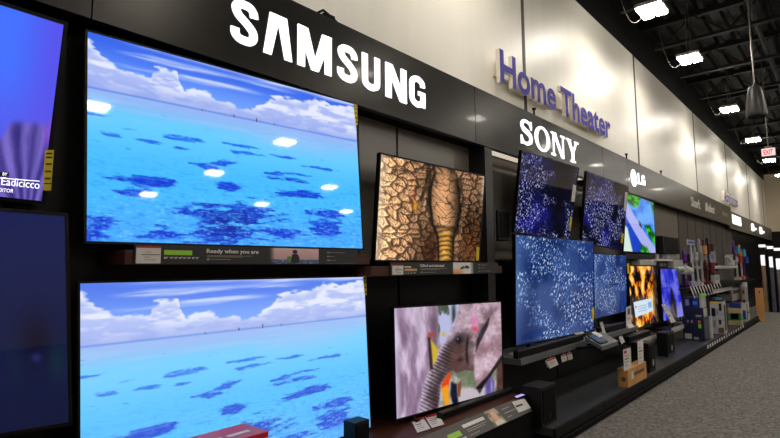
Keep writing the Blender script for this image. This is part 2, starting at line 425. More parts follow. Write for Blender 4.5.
def elephant_tail(u, v):
    n = fbm(u*5, v*5, 3); n2 = fbm(u*14, v*12, 7)
    wx = u+.07*(n-.5)+.03*(n2-.5); wy = v+.09*(fbm(u*5+9, v*5, 7)-.5)+.03*(n2-.5)
    sc = np.interp(v, [0, .5, 1], [9, 12, 12])
    f1, f2 = vor((wx+.5*wy)*9.5, (wy-.4*wx)*15, 2); cr = (1-ss(.0, .26, f2-f1))*ss(.2, .6, fbm(u*9, v*9, 40)+.12)
    g1, g2 = vor((wx+.4*wy)*26, (wy-.6*wx)*44, 8); cr2 = (1-ss(.0, .22, g2-g1))*ss(.4, .6, fbm(u*7, v*7, 44))
    lit = .72+.42*ss(.42, .0, u)+.3*(n-.5)+.16*(n2-.5)
    lit = lit*(1-.42*ss(.22, .42, u)*ss(.45, .95, v)*ss(.6, .5, u))
    lit = lit*(1-.5*ss(.72, .84, u)*ss(.12, .6, v))
    lit = lit*(1+.1*(1-ss(0, .6, f1)))
    body = mixc(fill(u, C(222, 170, 120)), C(206, 156, 122), n)*lit[..., None]
    body = mixc(body, C(122, 70, 34), ss(.5, .95, v)*np.exp(-(((u-.5)/.14)**2))*.6)
    body = mixc(body, C(120, 66, 30), ss(.3, .85, v)*ss(.7, .86, u)*ss(1.02, .93, u)*.6)
    hf = ss(0, .5, f2-f1)*.8+ss(0, .5, g2-g1)*.2
    gy, gx = np.gradient(hf); gx = gx*u.shape[1]; gy = gy*u.shape[0]
    body = body*np.clip(.95-.017*gx-.008*gy, .6, 1.25)[..., None]
    body = body*np.clip(1-.55*cr-.3*cr2, .15, 1)[..., None]
    # folds beside the tail root
    for fu, w in ((.375, .012), (.415, .016), (.455, .012)):
        body = body*(1-.55*np.exp(-(((u-fu-.06*(v-.2)*np.sign(fu-.4)-.01*np.sin(v*14))/w)**2))*ss(.55, .3, v))[..., None]
    body = mixc(body, C(34, 14, 6), np.exp(-(((u-.475-.06*v)/.05)**2))*ss(.25, .5, v)*ss(.85, .6, v)*.75)
    body = mixc(body, C(46, 18, 8), np.exp(-(((u-.47)/.06)**2+((v-.9)/.16)**2))*.6)
    tc = np.interp(v, [0, .2, .45, .62, .72, 1], [.575, .575, .59, .6, .61, .625])
    tw = np.interp(v, [0, .12, .25, .4, .55, .62, .66, .75, 1], [.09, .11, .135, .14, .125, .115, .095, .072, .066])
    td = (u-tc)/tw*(1+.16*(n2-.5))
    ta = np.abs(td)
    body = body*(1-.8*np.exp(-((ta-1.08)/.14)**2)*ss(.0, .2, v))[..., None]
    tb = mixc(fill(u, C(222, 168, 122)), C(230, 172, 82), ss(.6, .74, v))*(.98-.7*np.clip(td*.85+.18, -1.1, 1.1)**2)[..., None]*(.8+.4*n2)[..., None]
    h1, h2 = vor((u-tc)*10+1.1*n2, v*19+1.6*np.abs(td)+1.2*n2, 12); tb = tb*(1-.6*(1-ss(0, .16, h2-h1))*ss(.7, .62, v))[..., None]
    ring = .5+.5*np.sin(v*118-1.8*td**2+7*n2); tb = tb*(1-.5*ring**2*ss(.6, .68, v))[..., None]
    tb = tb*(1-.5*np.exp(-(((v-.64)/.02)**2)))[..., None]
    out = mixc(body, tb, ss(1.04, .96, ta)*ss(.02, .2, v+.1*(1-ta)))
    out = mixc(out, C(250, 176, 40), np.exp(-(((u-.3)/.02)**2+((v-.45)/.05)**2))*.8)
    out = mixc(out, C(190, 60, 30), np.exp(-(((u-.28)/.008)**2+((v-.36)/.09)**2))*.5)
    out = mixc(out, C(250, 232, 206), ss(.08, .0, u)*.5+ss(.95, 1, u)*ss(.5, .1, v)*.5)
    return np.clip(255*(np.clip(out, 0, 255)/255)**1.12*1.04, 0, 255)
def poly(u, v, pts, soft=.01):
    d = np.full(u.shape, 9.); ins = np.zeros(u.shape, bool); n = len(pts)
    for i in range(n):
        ax, ay = pts[i]; bx, by = pts[(i+1) % n]
        ex, ey = bx-ax, by-ay; t = np.clip(((u-ax)*ex+(v-ay)*ey)/(ex*ex+ey*ey), 0, 1)
        d = np.minimum(d, np.hypot(u-ax-t*ex, v-ay-t*ey))
        c = ((ay > v) != (by > v)) & (u < (bx-ax)*(v-ay)/((by-ay) if by != ay else 1e-9)+ax)
        ins ^= c
    return ss(-soft, soft, np.where(ins, d, -d))
def elephant_head(u, v):
    bark = fbm(u*16+2*fbm(u*4, v*3, 2), v*4, 5); b2 = fbm(u*46, v*7, 6)
    out = mixc(fill(u, C(158, 134, 160)), C(212, 196, 216), ss(.3, .7, bark))*(.86+.26*b2)[..., None]
    out = mixc(out, C(232, 224, 246), ss(.06, .0, u)*.6)
    out = mixc(out, C(112, 88, 104), ss(.23, .33, u)*ss(.37, .33, u)*.5)
    bg = mixc(fill(u, C(196, 200, 230)), C(96, 108, 92), ss(.56, .7, fbm(u*12, v*5, 11)))
    bg = mixc(bg, C(40, 52, 40), np.exp(-(((u-.5)/.02)**2+((v-.1)/.14)**2))*.8)
    out = mixc(out, bg, poly(u, v, [(.355, -.1), (.7, -.1), (.5, .3), (.42, .45), (.36, .45)], .015))
    low = mixc(fill(u, C(206, 198, 204)), C(128, 138, 112), ss(.42, .66, fbm(u*7, v*5, 15)))
    out = mixc(out, low, poly(u, v, [(.42, .62), (.7, .6), (1.05, .6), (1.05, 1.05), (.3, 1.05), (.28, .85)], .02))
    out = mixc(out, C(112, 96, 170), poly(u, v, [(.8, .84), (.86, .78), (.9, .88), (.9, 1.05), (.8, 1.05)], .02)*.85)
    out = mixc(out, C(190, 184, 216), np.exp(-(((u-.87)/.012)**2+((v-.93)/.08)**2))*.8)
    sk = fbm(u*8, v*8, 21); sk2 = fbm(u*40+3*sk, v*34, 22); sk3 = fbm(u*14, v*14, 25)
    skin = mixc(fill(u, C(146, 122, 130)), C(204, 182, 194), ss(.3, .68, sk))*(.8+.36*sk2)[..., None]
    head = poly(u, v, [(.57, -.06), (.53, .1), (.485, .2), (.43, .315), (.365, .42), (.27, .6), (.22, .74), (.19, .87), (.175, 1.06), (.33, 1.06), (.35, .92), (.365, .79), (.42, .7), (.48, .67), (.51, .705), (.6, .69), (.68, .72), (.86, .7), (1.1, .5), (1.1, -.06)], .012)
    lit = 1.0-.3*poly(u, v, [(.46, .3), (.6, .3), (.68, .5), (.68, .75), (.4, .75), (.3, .9), (.33, .62)], .07)
    hs = skin*np.clip(lit+.12*(sk3-.5), 0, 1.2)[..., None]
    hs = mixc(hs, C(122, 84, 74), poly(u, v, [(.47, .42), (.57, .4), (.68, .56), (.68, .74), (.46, .74), (.42, .62)], .06)*.55)
    trunk = poly(u, v, [(.5, .42), (.42, .7), (.365, .79), (.35, 1.06), (.1, 1.06), (.17, .8), (.3, .5), (.4, .38)], .05)
    rg = .5+.5*np.sin((-.55*u+.72*v+.25*(u-.35)**2)*230+2.5*vn(u*10, v*10, 2))
    hs = hs*(1-.38*trunk*rg)[..., None]
    edge = ss(.0, .1, u-np.interp(v, [.2, .315, .42, .6, .74, .87, 1.06], [.485, .43, .365, .27, .22, .19, .175]))
    hs = mixc(C(214, 200, 222)*np.ones(u.shape+(1,))*(.8+.3*sk2)[..., None], hs, np.clip(edge+.45*rg*trunk, 0, 1))
    hs = mixc(hs, C(52, 38, 44), trunk*poly(u, v, [(.36, .66), (.42, .68), (.36, .8), (.34, 1.06), (.26, 1.06), (.3, .8)], .05)*.6)
    out = mixc(out, hs, head)
    ear = poly(u, v, [(.87, .16), (1.1, .0), (1.1, .52), (1.0, .62), (.83, .82), (.72, .9), (.685, .78), (.69, .58), (.735, .36)], .012)
    es = mixc(fill(u, C(170, 140, 150)), C(216, 194, 206), ss(.3, .7, fbm(u*6, v*6, 31)))*(.84+.3*sk2)[..., None]
    out = mixc(out, es, ear)
    out = mixc(out, C(40, 26, 34), np.clip(poly(u, v, [(.87, .16), (.85, .26), (.76, .42), (.71, .52), (.72, .4), (.78, .28)], .015), 0, 1)*.85)
    out = mixc(out, C(90, 90, 130), np.exp(-(((u-.765)/.02)**2+((v-.33)/.05)**2))*.6)
    out = mixc(out, C(46, 30, 32), np.exp(-(((u-.635-.02*np.sin(v*9))/.014)**2))*ss(.3, .4, v)*ss(.68, .58, v)*.85)
    out = mixc(out, C(34, 24, 30), poly(u, v, [(.7, .9), (.83, .8), (1.0, .6), (1.05, .6), (1.05, .72), (.93, .74), (.8, .88), (.74, .97)], .015)*.92)
    out = mixc(out, mixc(fill(u, C(84, 54, 52)), C(128, 88, 84), sk2), poly(u, v, [(.94, .72), (1.06, .62), (1.06, 1.06), (.92, 1.06)], .015)*.95)
    out = mixc(out, C(255, 110, 190), np.exp(-(((u-.7)/.024)**2+((v-.19)/.05)**2))*.9)
    out = mixc(out, C(250, 60, 84), np.exp(-(((u-.71)/.026)**2+((v-.275)/.025)**2))*.95)
    out = mixc(out, C(200, 170, 200), poly(u, v, [(.66, .02), (.72, .02), (.74, .2), (.7, .3), (.67, .2)], .02)*.3)
    e = np.exp(-(((u-.54)/.032)**2+((v-.37)/.04)**2)); out = mixc(out, C(26, 20, 28), np.clip(e*1.25, 0, 1))
    out = mixc(out, C(170, 180, 210), np.exp(-(((u-.532)/.008)**2+((v-.355)/.01)**2)))
    for k in range(3): out = mixc(out, C(70, 50, 60), np.exp(-((np.hypot((u-.54)/1.0, (v-.38)*.8)-.05-.022*k)/.006)**2)*.35*ss(.3, .5, v+.2*(u-.4)))
    out = mixc(out, C(44, 32, 40), np.exp(-(((u-.55)/.03)**2+((v-.575)/.02)**2))*.8)
    out = mixc(out, C(58, 40, 40), poly(u, v, [(.262, .3), (.285, .3), (.3, .5), (.3, .62), (.275, .62)], .01)*.9)
    out = mixc(out, C(222, 196, 70), poly(u, v, [(.285, .33), (.31, .36), (.35, .44), (.33, .54), (.3, .58)], .012)*.9)
    out = mixc(out, C(190, 90, 80), poly(u, v, [(.265, .26), (.315, .255), (.32, .3), (.27, .31)], .01)*.9)
    out = mixc(out, C(214, 190, 80), np.exp(-(((u-.4)/.02)**2+((v-.29)/.02)**2))*.9)
    out = mixc(out, C(232, 90, 30), poly(u, v, [(.44, .68), (.46, .7), (.43, .84), (.38, .86), (.37, .78)], .012))
    out = mixc(out, C(246, 176, 40), poly(u, v, [(.37, .82), (.43, .8), (.44, .98), (.4, 1.02)], .014))
    out = mixc(out, C(24, 26, 60), poly(u, v, [(.46, .78), (.51, .82), (.52, 1.0), (.48, 1.05), (.45, .9)], .014))
    out = mixc(out, C(150, 90, 60), poly(u, v, [(.52, .82), (.56, .78), (.54, .95), (.52, .94)], .01))
    return np.clip(255*(np.clip(out, 0, 255)/255)**1.3, 0, 255)
def stars(bright, seed):
    def f(u, v):
        lo = C(6, 7, 26) if not bright else C(20, 42, 96)
        hi = C(24, 26, 116) if not bright else C(48, 74, 130)
        a = fbm(u*3+1, v*3, seed)
        out = mixc(fill(u, lo), hi, ss(.35, .7, a)*(.4+.6*ss(.3, .9, v)) if not bright else ss(.3, .7, a))
        if not bright:
            dark = ss(.55, .75, u)
            out = mixc(out, C(7, 7, 16), dark*.75)
        else:
            out = mixc(out, C(24, 46, 110), ss(.74, .82, u)*.55)
            out = mixc(out, C(120, 156, 206), ss(.22, .0, u+.25*np.abs(v-.5))*.55)
        warp = u+.02*fbm(u*9, v*9, 5)
        for sc, th, k in ((25, .3, seed), (40, .28, seed+3)):
            X = (warp+.25*v)*sc*1.25; Y_ = (v-.2*u)*sc*.62
            f1, f2 = vor(X, Y_, k)
            dens = fbm(u*4+3, v*4, seed+9)+(.12*ss(.8, 0, u) if not bright else .06*ss(.4, 0, u)+.05*ss(.3, 0, v))
            m = ss(th, th*.4, f1)*ss(.43, .58, dens)
            w = _h(np.floor(X), np.floor(Y_), 4)
            col = np.where((w > .45)[..., None], C(196, 202, 255), C(96, 100, 214)) if not bright else np.where((w > .6)[..., None], C(216, 230, 255), C(104, 146, 214))
            m = m*(.55+.45*w)
            out = out*(1-m[..., None])+col*m[..., None]
        return out
    return f
def nature(u, v):
    n = fbm(u*7, v*7, 2)
    out = mixc(fill(u, C(40, 110, 225)), C(96, 170, 250), ss(.3, .7, fbm(u*4, v*6, 4)))
    out = mixc(out, C(24, 60, 190), poly(u, v, [(-.1, .3), (.25, .5), (.75, 1.1), (.2, 1.1), (-.1, .6)], .03)*.9)
    out = mixc(out, C(170, 176, 240), poly(u, v, [(-.1, .12), (.1, .22), (1.1, .98), (1.1, 1.1), (.82, 1.1), (.0, .4), (-.1, .36)], .015))
    out = mixc(out, C(60, 40, 60), poly(u, v, [(.42, .42), (.5, .46), (.52, .56), (.44, .5)], .02))
    gm = np.maximum(np.maximum(poly(u, v, [(-.1, -.1), (.5, -.1), (.44, .12), (.3, .2), (.12, .18), (-.1, .1)], .04), poly(u, v, [(.82, -.1), (1.1, -.1), (1.1, .32), (.95, .2)], .04)), np.maximum(poly(u, v, [(.62, .5), (.8, .46), (1.1, .7), (1.1, .92), (.8, .7)], .04), poly(u, v, [(.5, .86), (.7, .9), (.9, 1.1), (.5, 1.1)], .04)))
    gc = mixc(fill(u, C(14, 84, 24)), C(70, 190, 50), ss(.4, .65, fbm(u*14, v*16, 9)))
    out = mixc(out, gc, np.clip(gm*(n+.6), 0, 1))
    out = mixc(out, C(214, 236, 220), poly(u, v, [(-.1, .5), (.08, .6), (.3, 1.1), (-.1, 1.1)], .03))
    return out
def fire(u, v):
    w = u+.14*(fbm(u*4, v*5, 3)-.5)
    f = fbm(w*9, v*5, 5)*.7+.3*fbm(w*24, v*14, 6)
    out = mixc(fill(u, C(12, 8, 6)), C(214, 96, 14), ss(.46, .54, f))
    out = mixc(out, C(250, 178, 44), ss(.53, .6, f)); out = mixc(out, C(255, 226, 150), ss(.62, .7, f))
    sm = ss(.55, .65, fbm(w*9+7, v*5, 15))*ss(.5, .42, f); out = mixc(out, C(110, 112, 130), sm*.6)
    out = mixc(out, C(10, 9, 9), ss(.75, .92, u)*.7)
    card = poly(u, v, [(.1, .58), (.76, .56), (.8, .79), (.14, .83)], .008)
    cc = mixc(fill(u, C(206, 226, 240)), C(110, 160, 214), poly(u, v, [(.6, .63), (.74, .62), (.75, .72), (.62, .73)], .008)*.8)
    cc = mixc(cc, C(220, 90, 90), poly(u, v, [(.15, .65), (.2, .65), (.2, .68), (.15, .68)], .008))
    for y in (.66, .7, .74):
        cc = mixc(cc, C(150, 176, 200), poly(u, v, [(.24, y), (.55, y-.01), (.55, y+.012), (.24, y+.02)], .005)*.7)
    return mixc(out, cc, card)
def violet(u, v):
    out = mixc(fill(u, C(34, 38, 190)), C(104, 112, 222), ss(.35, .7, fbm(u*5, v*5, 3)))
    out = mixc(out, C(160, 160, 224), poly(u, v, [(.5, .8), (1.1, .7), (1.1, 1.1), (.4, 1.1)], .05)*.6)
    out = mixc(out, C(26, 22, 40), poly(u, v, [(.5, .38), (.58, .42), (.7, .8), (.62, 1.1), (.36, 1.1), (.38, .7)], .03))
    out = mixc(out, C(112, 106, 96), poly(u, v, [(.2, .82), (.5, .7), (.6, .95), (.3, 1.05)], .05)*.7)
    return out
def cloth(u, v):
    w = (u-.86)/.14
    out = mixc(fill(u, C(64, 112, 255)), C(84, 82, 236), ss(0, 1, w))
    out = mixc(out, C(92, 84, 232), ss(.25, .7, v)*.7)
    m = poly(w, v, [(-.6, .9), (-.3, .78), (0, .715), (.12, .68), (.22, .6), (.45, .585), (.8, .575), (1.1, .54), (1.1, 1.1), (-.6, 1.1)], .03)
    ang = np.arctan2(v-1.25, (w-.75)*.8)
    fold = .5+.5*np.sin(ang*17+3*fbm(w*2, v*4, 8)); f2 = fbm(ang*6, np.hypot(w-.75, v-1.25)*3, 4)
    c = mixc(fill(u, C(42, 34, 112)), C(138, 120, 216), np.clip(fold*.55+f2*.7-.15, 0, 1))
    c = mixc(c, C(150, 90, 240), ss(.8, 1, w)*ss(.8, .6, v)*.7)
    return mixc(out, c, m)
def navy(u, v):
    w = (u-.86)/.14
    out = mixc(fill(u, C(14, 26, 78)), C(8, 16, 52), v)
    out = mixc(out, C(8, 8, 36), np.exp(-(((w-.4)/.3)**2+((v-.6)/.12)**2)))
    g = np.exp(-(((w-.4)/.55)**2+((v-.7)/.1)**2))*.6*ss(.4, .7, fbm(w*3, v*7, 5)+.1)*ss(.15, .4, np.abs(w-.4))
    out = mixc(out, C(10, 64, 52), np.clip(g, 0, 1))
    return mixc(out, C(44, 50, 120), np.exp(-(((w-.4)/.1)**2+((v-.68)/.02)**2))*.7)

# ------------------------------------------------------------------ televisions
def picture_mesh(name, Q, fn, nx, ny, parent, ur=(0, 1)):
    TL, TR, BR, BL = Q
    us = np.linspace(0, 1, nx); vs = np.linspace(0, 1, ny)
    U, W = np.meshgrid(us, vs)
    q = [np.array(p) for p in (TL, TR, BR, BL)]
    P = (q[0][None, None]*((1-U)*(1-W))[..., None]+q[1][None, None]*(U*(1-W))[..., None]+q[2][None, None]*(U*W)[..., None]+q[3][None, None]*((1-U)*W)[..., None])
    P = P-np.array(wloc(parent))
    i = np.arange(nx*ny).reshape(ny, nx)
    f = np.stack([i[:-1, :-1], i[1:, :-1], i[1:, 1:], i[:-1, 1:]], -1).reshape(-1, 4)
    me = bpy.data.meshes.new(name)
    me.from_pydata(P.reshape(-1, 3).tolist(), [], f.tolist())
    c = np.clip(fn(ur[0]+U*(ur[1]-ur[0]), W), 0, 255)/255
    lin = np.where(c <= .04045, c/12.92, ((c+.055)/1.055)**2.4)
    rgba = np.concatenate([lin, np.ones(lin.shape[:2]+(1,))], -1).reshape(-1)
    a = me.color_attributes.new('picture', 'FLOAT_COLOR', 'POINT')
    a.data.foreach_set('color', rgba.astype(np.float32))
    me.materials.append(M_SCREEN)
    o = bpy.data.objects.new(name, me); COL.objects.link(o); o.parent = parent
    return o
WALL_Y = 2.95
def frame_axes(Q):
    u = (Q[1]-Q[0]).normalized(); w = (Q[3]-Q[0]).normalized(); n = u.cross(w).normalized()
    if n.y < 0: n = -n
    return u, w, n
def plane_of(Y0, Z0, tilt, yaw=0., X0=0.):
    t = math.radians(tilt); y = math.radians(yaw)
    return V((X0, Y0, Z0)), V((-math.sin(y)*math.cos(t), math.cos(y)*math.cos(t), math.sin(t)))
def tv(label, corners, Y0, tilt, fn, nx, ny, bez=.012, feet=None, energy=None, grp=None, w3=None, ur=(0, 1), thick=.032, yaw=0.):
    Zt = at(*corners[1], Y0).z
    P0, n0 = plane_of(Y0, Zt, tilt, yaw, at(*corners[1], Y0).x)
    Q = [None if c is None else atp(*c, P0, n0) for c in corners]
    if w3:   # left side continues past the frame: extend along the measured edges
        Q[0] = Q[1]+(Q[0]-Q[1]).normalized()*w3
        Q[3] = Q[2]+(Q[3]-Q[2]).normalized()*w3
    if Q[3] is None: Q[3] = Q[0]+(Q[2]-Q[1])
    u, w, n = frame_axes(Q)
    base = (Q[3]+Q[2])/2
    t = thing('television', label, 'television', base, grp)
    def off(e, d): return [Q[0]-u*e-w*e+n*d, Q[1]+u*e-w*e+n*d, Q[2]+u*e+w*e+n*d, Q[3]-u*e+w*e+n*d]
    obj('back_housing', MB().slab(off(bez*.9, .003), n, thick), M_BEZEL, t, bevel=.004)
    obj('bezel', MB().ring(off(bez, -.004), off(0, -.004), n, .012), M_BEZEL, t)
    picture_mesh('screen', [p-n*.0005 for p in Q], fn, nx, ny, t, ur)
    # mount reaching back to the bay panel
    c = (Q[0]+Q[2])/2+n*(thick+.004)
    if c.y < WALL_Y-.02:
        obj('wall_mount', MB().box(c.x-.2, c.x+.2, c.y, WALL_Y-.001, c.z-.12, c.z+.12), M_BLACKM, t)
    if feet is not None:
        for k in (.14, .86):
            b = Q[3].lerp(Q[2], k)+n*.015
            mb = MB().box(b.x-.015, b.x+.015, b.y-.012, b.y+.012, feet+.012, b.z)
            mb.box(b.x-.02, b.x+.02, b.y-.05, b.y+.1, feet, feet+.012)
            obj('foot', mb, M_BEZEL, t)
    if energy:
        for k, q in enumerate(energy):
            cl = q[4] if len(q) > 4 else None
            E = [atp(*p, P0-n0*.007, n0) for p in q[:4]]
            e = obj('energy_label' if not cl else cl[0], MB().slab(E, n0, .002), M_YEL if not cl else cl[1], t)
            if not cl and abs(q[0][1]-q[3][1]) > 15:
                for s in (.08, .2, .4, .62, .84):
                    a = E[0].lerp(E[3], s)-n0*.0012; b = E[1].lerp(E[2], s)-n0*.0012
                    a2 = E[0].lerp(E[3], s+.05)-n0*.0012; b2 = E[1].lerp(E[2], s+.05)-n0*.0012
                    obj('printed_line', MB().slab([a.lerp(b, .15), a.lerp(b, .85), a2.lerp(b2, .85), a2.lerp(b2, .15)], n0, .001), M_INK, e)
    t['_p'] = 0; del t['_p']
    return t, Q, (u, w, n)

tvA, QA, axA = tv('television with purple draped cloth picture and white caption, top left corner of the wall', [(0, 5), (63.5, 25), (41.5, 201), (0, 196.5)], 2.72, 9.8, cloth, 240, 160, w3=1.45, bez=.018,
    energy=[[(45, 150), (54, 150), (51.5, 183), (43.5, 183)], [(43.6, 184), (51.6, 184), (51, 190.5), (43, 190.5)]])
# caption on its screen
def caption(parent, txt, px, py, Q, ax, h, bold=0., m=M_LETTER, width=None):
    u, w, n = ax
    P = atp(px, py, Q[1]-n*.002, n)
    return text_obj('caption', txt, m, parent, P, u, -w, -n, height=h, width=width, depth=.0012, bold=bold)
P_ = lambda x, y: atp(x, y, QA[1]-axA[2]*.002, axA[2])
caption(tvA, 'Eadicicco', 1, 184.8, QA, axA, .037, .0, width=(P_(39, 190)-P_(1, 185)).length)
caption(tvA, 'EDITOR', -4, 191.2, QA, axA, .017, .0, width=(P_(13, 192)-P_(-4, 190)).length)
obj('caption_rule', MB().slab([P_(-20, 176), P_(39.5, 180.8), P_(39.5, 181.6), P_(-20, 176.8)], axA[2], .001), M_LETTER, tvA)
obj('caption_box', MB().slab([P_(-14, 171.5), P_(9, 172.5), P_(9, 176.6), P_(-14, 175.4)], axA[2], .001), M_INK, tvA)
caption(tvA, 'BY', 2.4, 175.4, QA, axA, .015, .0, width=(P_(7, 176)-P_(2.4, 175)).length)

tvD, QD, axD = tv('dark television with navy picture, lower left corner under the purple cloth television', [(0, 211.5), (64.5, 216.4), (68.6, 422), (0, 433)], 2.74, -1.5, navy, 160, 120, w3=1.45, bez=.016)
tvB, QB, axB = tv('large television showing turquoise sea, upper one under the big white letters', [(87.5, 31.5), (355, 104.5), (362.5, 248.5), (86.5, 241)], 2.75, -2.6, lambda u, v: ocean(u, v), 440, 260, bez=.012, yaw=-2.,
    energy=[[(353.5, 103.5), (357.5, 105), (357.8, 125), (355.6, 125)]], grp=None)
tvC, QC, axC = tv('large television showing paler turquoise sea, lower one below the info shelf', [(80, 283.5), (364, 277), (370.5, 427), None], 2.74, -1., lambda u, v: ocean(u, v, .16), 440, 260, bez=.012, feet=.335,
    energy=[[(362.8, 273.5), (366.2, 273.2), (366.8, 295), (364.8, 295)]])
tvE, QE, axE = tv('television showing a close up of an elephant tail and wrinkled hide', [(381, 154.4), (484.3, 176.6), (479, 261), (375.2, 259.8)], 2.66, 5.2, elephant_tail, 300, 200, bez=.014,
    energy=[[(476.8, 247), (479.4, 247), (478.8, 260.5), (476.2, 260.5)]])
tvF, QF, axF = tv('television showing an elephant head and trunk by a tree', [(394, 308.5), (500.5, 302), (503, 390), (396.4, 419)], 2.56, -.4, elephant_head, 320, 220, bez=.012, yaw=-2.9, feet=.42)
tvG, QG, axG = tv('tilted television of white specks on dark blue, above the largest blue specked screen', [(522, 151.5), (578.5, 168.5), (569, 240.5), (514.5, 231.5)], 2.6, 8.6, stars(False, 11), 240, 170, bez=.014,
    energy=[[(570.3, 217), (572.3, 217), (571, 229), (569, 229)], [(573.2, 184.5), (576.4, 185.3), (574.6, 202), (571.4, 201.4), ('price_card', M_CARD)]])
tvH, QH, axH = tv('largest television of white specks on bright blue, lower row by the corner fin', [(515.5, 235), (593, 242), (593.6, 329.5), (516, 345.5)], 2.62, 1.8, stars(True, 23), 300, 200, bez=.014, feet=.7,
    energy=[[(592, 307.5), (594.2, 307.3), (594.2, 319.5), (592.2, 320)]])
tvI, QI, axI = tv('tilted dark television with few specks, upper row next to the green and blue landscape screen', [(587, 172), (628.3, 187), (621, 250.5), (582, 241)], 2.58, 7.4, stars(False, 37), 200, 150, bez=.014,
    energy=[[(622.2, 233.5), (624, 233.8), (622.6, 243.5), (620.8, 243)], [(625, 192), (627.8, 192.8), (626.4, 211), (623.8, 210.6), ('price_card', M_CARD)]])
tvJ, QJ, axJ = tv('smaller blue specked television, lower row behind the largest one and before the flames', [(593.8, 254), (626, 255.5), (626.5, 311), (594.8, 318.5)], 2.8, 1.7, stars(True, 51), 160, 120, bez=.012, feet=.7)
tvK, QK, axK = tv('television showing green foliage and blue water crossed by a lilac band', [(627, 193), (653.5, 203), (655.5, 253), (623.5, 251)], 2.76, 3.6, nature, 160, 130, bez=.014)
tvL, QL, axL = tv('television showing orange flames with a pale pop-up card', [(628, 266), (656, 266.5), (658.7, 321), (632, 329.5)], 2.74, 0, fire, 150, 130, bez=.016, feet=.46,
    energy=[[(627.2, 263.5), (629.2, 263.5), (629.4, 273.5), (627.4, 273.7)]])
tvM, QM, axM = tv('farthest television, violet blue picture with a dark spire', [(660, 269), (676.5, 269), (683.5, 316), (663.5, 321)], 2.75, -2, violet, 120, 120, bez=.014, feet=.46)

# ------------------------------------------------------------------ setting
FY = 2.75                                  # fascia front
FT, FB = 1.6+.669*FY, 1.6+.4555*FY         # fascia top / bottom heights
WT = 1.6+1.412*WALL_Y                      # top of the cream wall
X_END = 31.5
struct('floor', BX(-6, X_END+.2, -16, 3.2, -.1, 0), M_CARPET)
# cream wall in panels with dark seams
seams = [at(523.5, 48, WALL_Y).x, at(635.5, 100, WALL_Y).x, at(694.5, 145, WALL_Y).x]
st = (seams[1]-seams[0])
seam_x = [seams[0]-2*st, seams[0]-st]+seams+[seams[2]+st*1.02*k for k in range(1, 6)]
seam_x = [s for s in seam_x if s < X_END-.3]
edges = [-6]+seam_x+[X_END]
wl = MB()
for a, b in zip(edges[:-1], edges[1:]):
    wl.box(a+.018, b-.018, WALL_Y, WALL_Y+.08, FB+.1, WT)
wall = struct('wall_left', wl, M_WALL, bevel=.012)
sm = MB()
for s in seam_x: sm.box(s-.035, s+.035, WALL_Y-.006, WALL_Y+.07, FB+.1, WT)
obj('seam', sm, M_SEAM, wall)
obj('upper_band', BX(-6, X_END, WALL_Y+.0, WALL_Y+.12, WT, 6.7), M_CEIL, wall)
# bays below the fascia
XF = at(484.8, 141, FY).x                   # the fin between the two bays
XF2 = at(492.6, 148.5, FY).x
XLG = at(627, 187, 2.95).x
XSH = at(677, 209, 2.95).x
bays = [(-6, .62, M_PANEL), (.66, 2.95, M_PANEL), (2.98, at(396, 140, 2.95).x, M_PANELG), (at(396, 140, 2.95).x+.03, XF, M_PANELG), (XF2, 6.6, M_SONYP), (6.62, XLG, M_SONYP), (XLG+.03, XSH-.02, M_TANP)]
for a, b, m in bays:
    zsp = 1.68 if m in (M_PANELG, M_SONYP) else 0  # grey above, black below: ceiling reflection and shade put into the panel colour
    obj('bay_panel', BX(a, b, WALL_Y, WALL_Y+.06, zsp, FB+.09), m, wall)
    if zsp: obj('bay_panel', BX(a, b, WALL_Y, WALL_Y+.06, 0, zsp-.006), M_PANEL, wall)
n_s = 8
XS2 = at(731, 228, 2.95).x
for k in range(n_s):
    a = XSH+.05+(XS2-XSH)*k/n_s; b = XSH+.05+(XS2-XSH)*(k+1)/n_s-.05
    obj('bay_panel', BX(a, b, WALL_Y, WALL_Y+.05, 0, FB+.09), M_SLAT, wall)
obj('bay_panel', BX(XS2+.06, X_END, WALL_Y, WALL_Y+.06, 0, FB+.09), M_PANEL, wall)
obj('backing', BX(-6, X_END, WALL_Y+.06, WALL_Y+.12, 0, FB+.09), M_BLACKM, wall)
# fascia with joints and a black soffit
fj = [at(92, 12, FY).x, at(475.5, 130, FY).x, at(603, 165, FY).x, at(627.5, 175, FY).x, at(681, 200, FY).x, 15.2]
XE1 = at(731.3, 218, FY).x
ed = [-6]+sorted(fj)+[XE1]
fm = MB()
for a, b in zip(ed[:-1], ed[1:]): fm.box(a+.004, b-.004, FY, FY+.06, FB, FT)
fas = struct('trim_1', fm, M_FASCIA)
obj('top_cap', BX(-6, XE1, FY+.03, WALL_Y, FT-.03, FT-.005), M_FASCIA, fas)
obj('soffit', BX(-6, XE1, FY+.06, WALL_Y, FB+.005, FB+.03), M_BLACKM, fas)
XI0, XI1 = XF2+.02, at(587, 179, FY).x
obj('soffit_strip', BX(XI0, XI1, FY+.062, WALL_Y-.03, FB-.004, FB+.004), M_SOFFITC, fas)  # cream strip on the soffit, given a modest emission
# second, set-back fascia at the far end
F2Y = FY+.05
z2t, z2b = at(733, 211.5, F2Y).z-.02, at(733, 229, F2Y).z
f2 = struct('trim_2', BX(XE1+.02, X_END, F2Y, F2Y+.06, z2b, z2t), M_FASCIA2)
obj('soffit', BX(XE1+.02, X_END, F2Y+.06, WALL_Y, z2b+.01, z2b+.03), M_BLACKM, f2)
obj('top_cap', BX(XE1+.02, X_END, F2Y+.06, WALL_Y, z2t-.03, z2t-.01), M_FASCIA2, f2)
struct('trim_3', MB().box(XF, XF2-.01, FY+.005, WALL_Y-.001, 0.16, FB-.006), mat('fin_grey', (34, 33, 35), .4, spec=.4, var=.06))
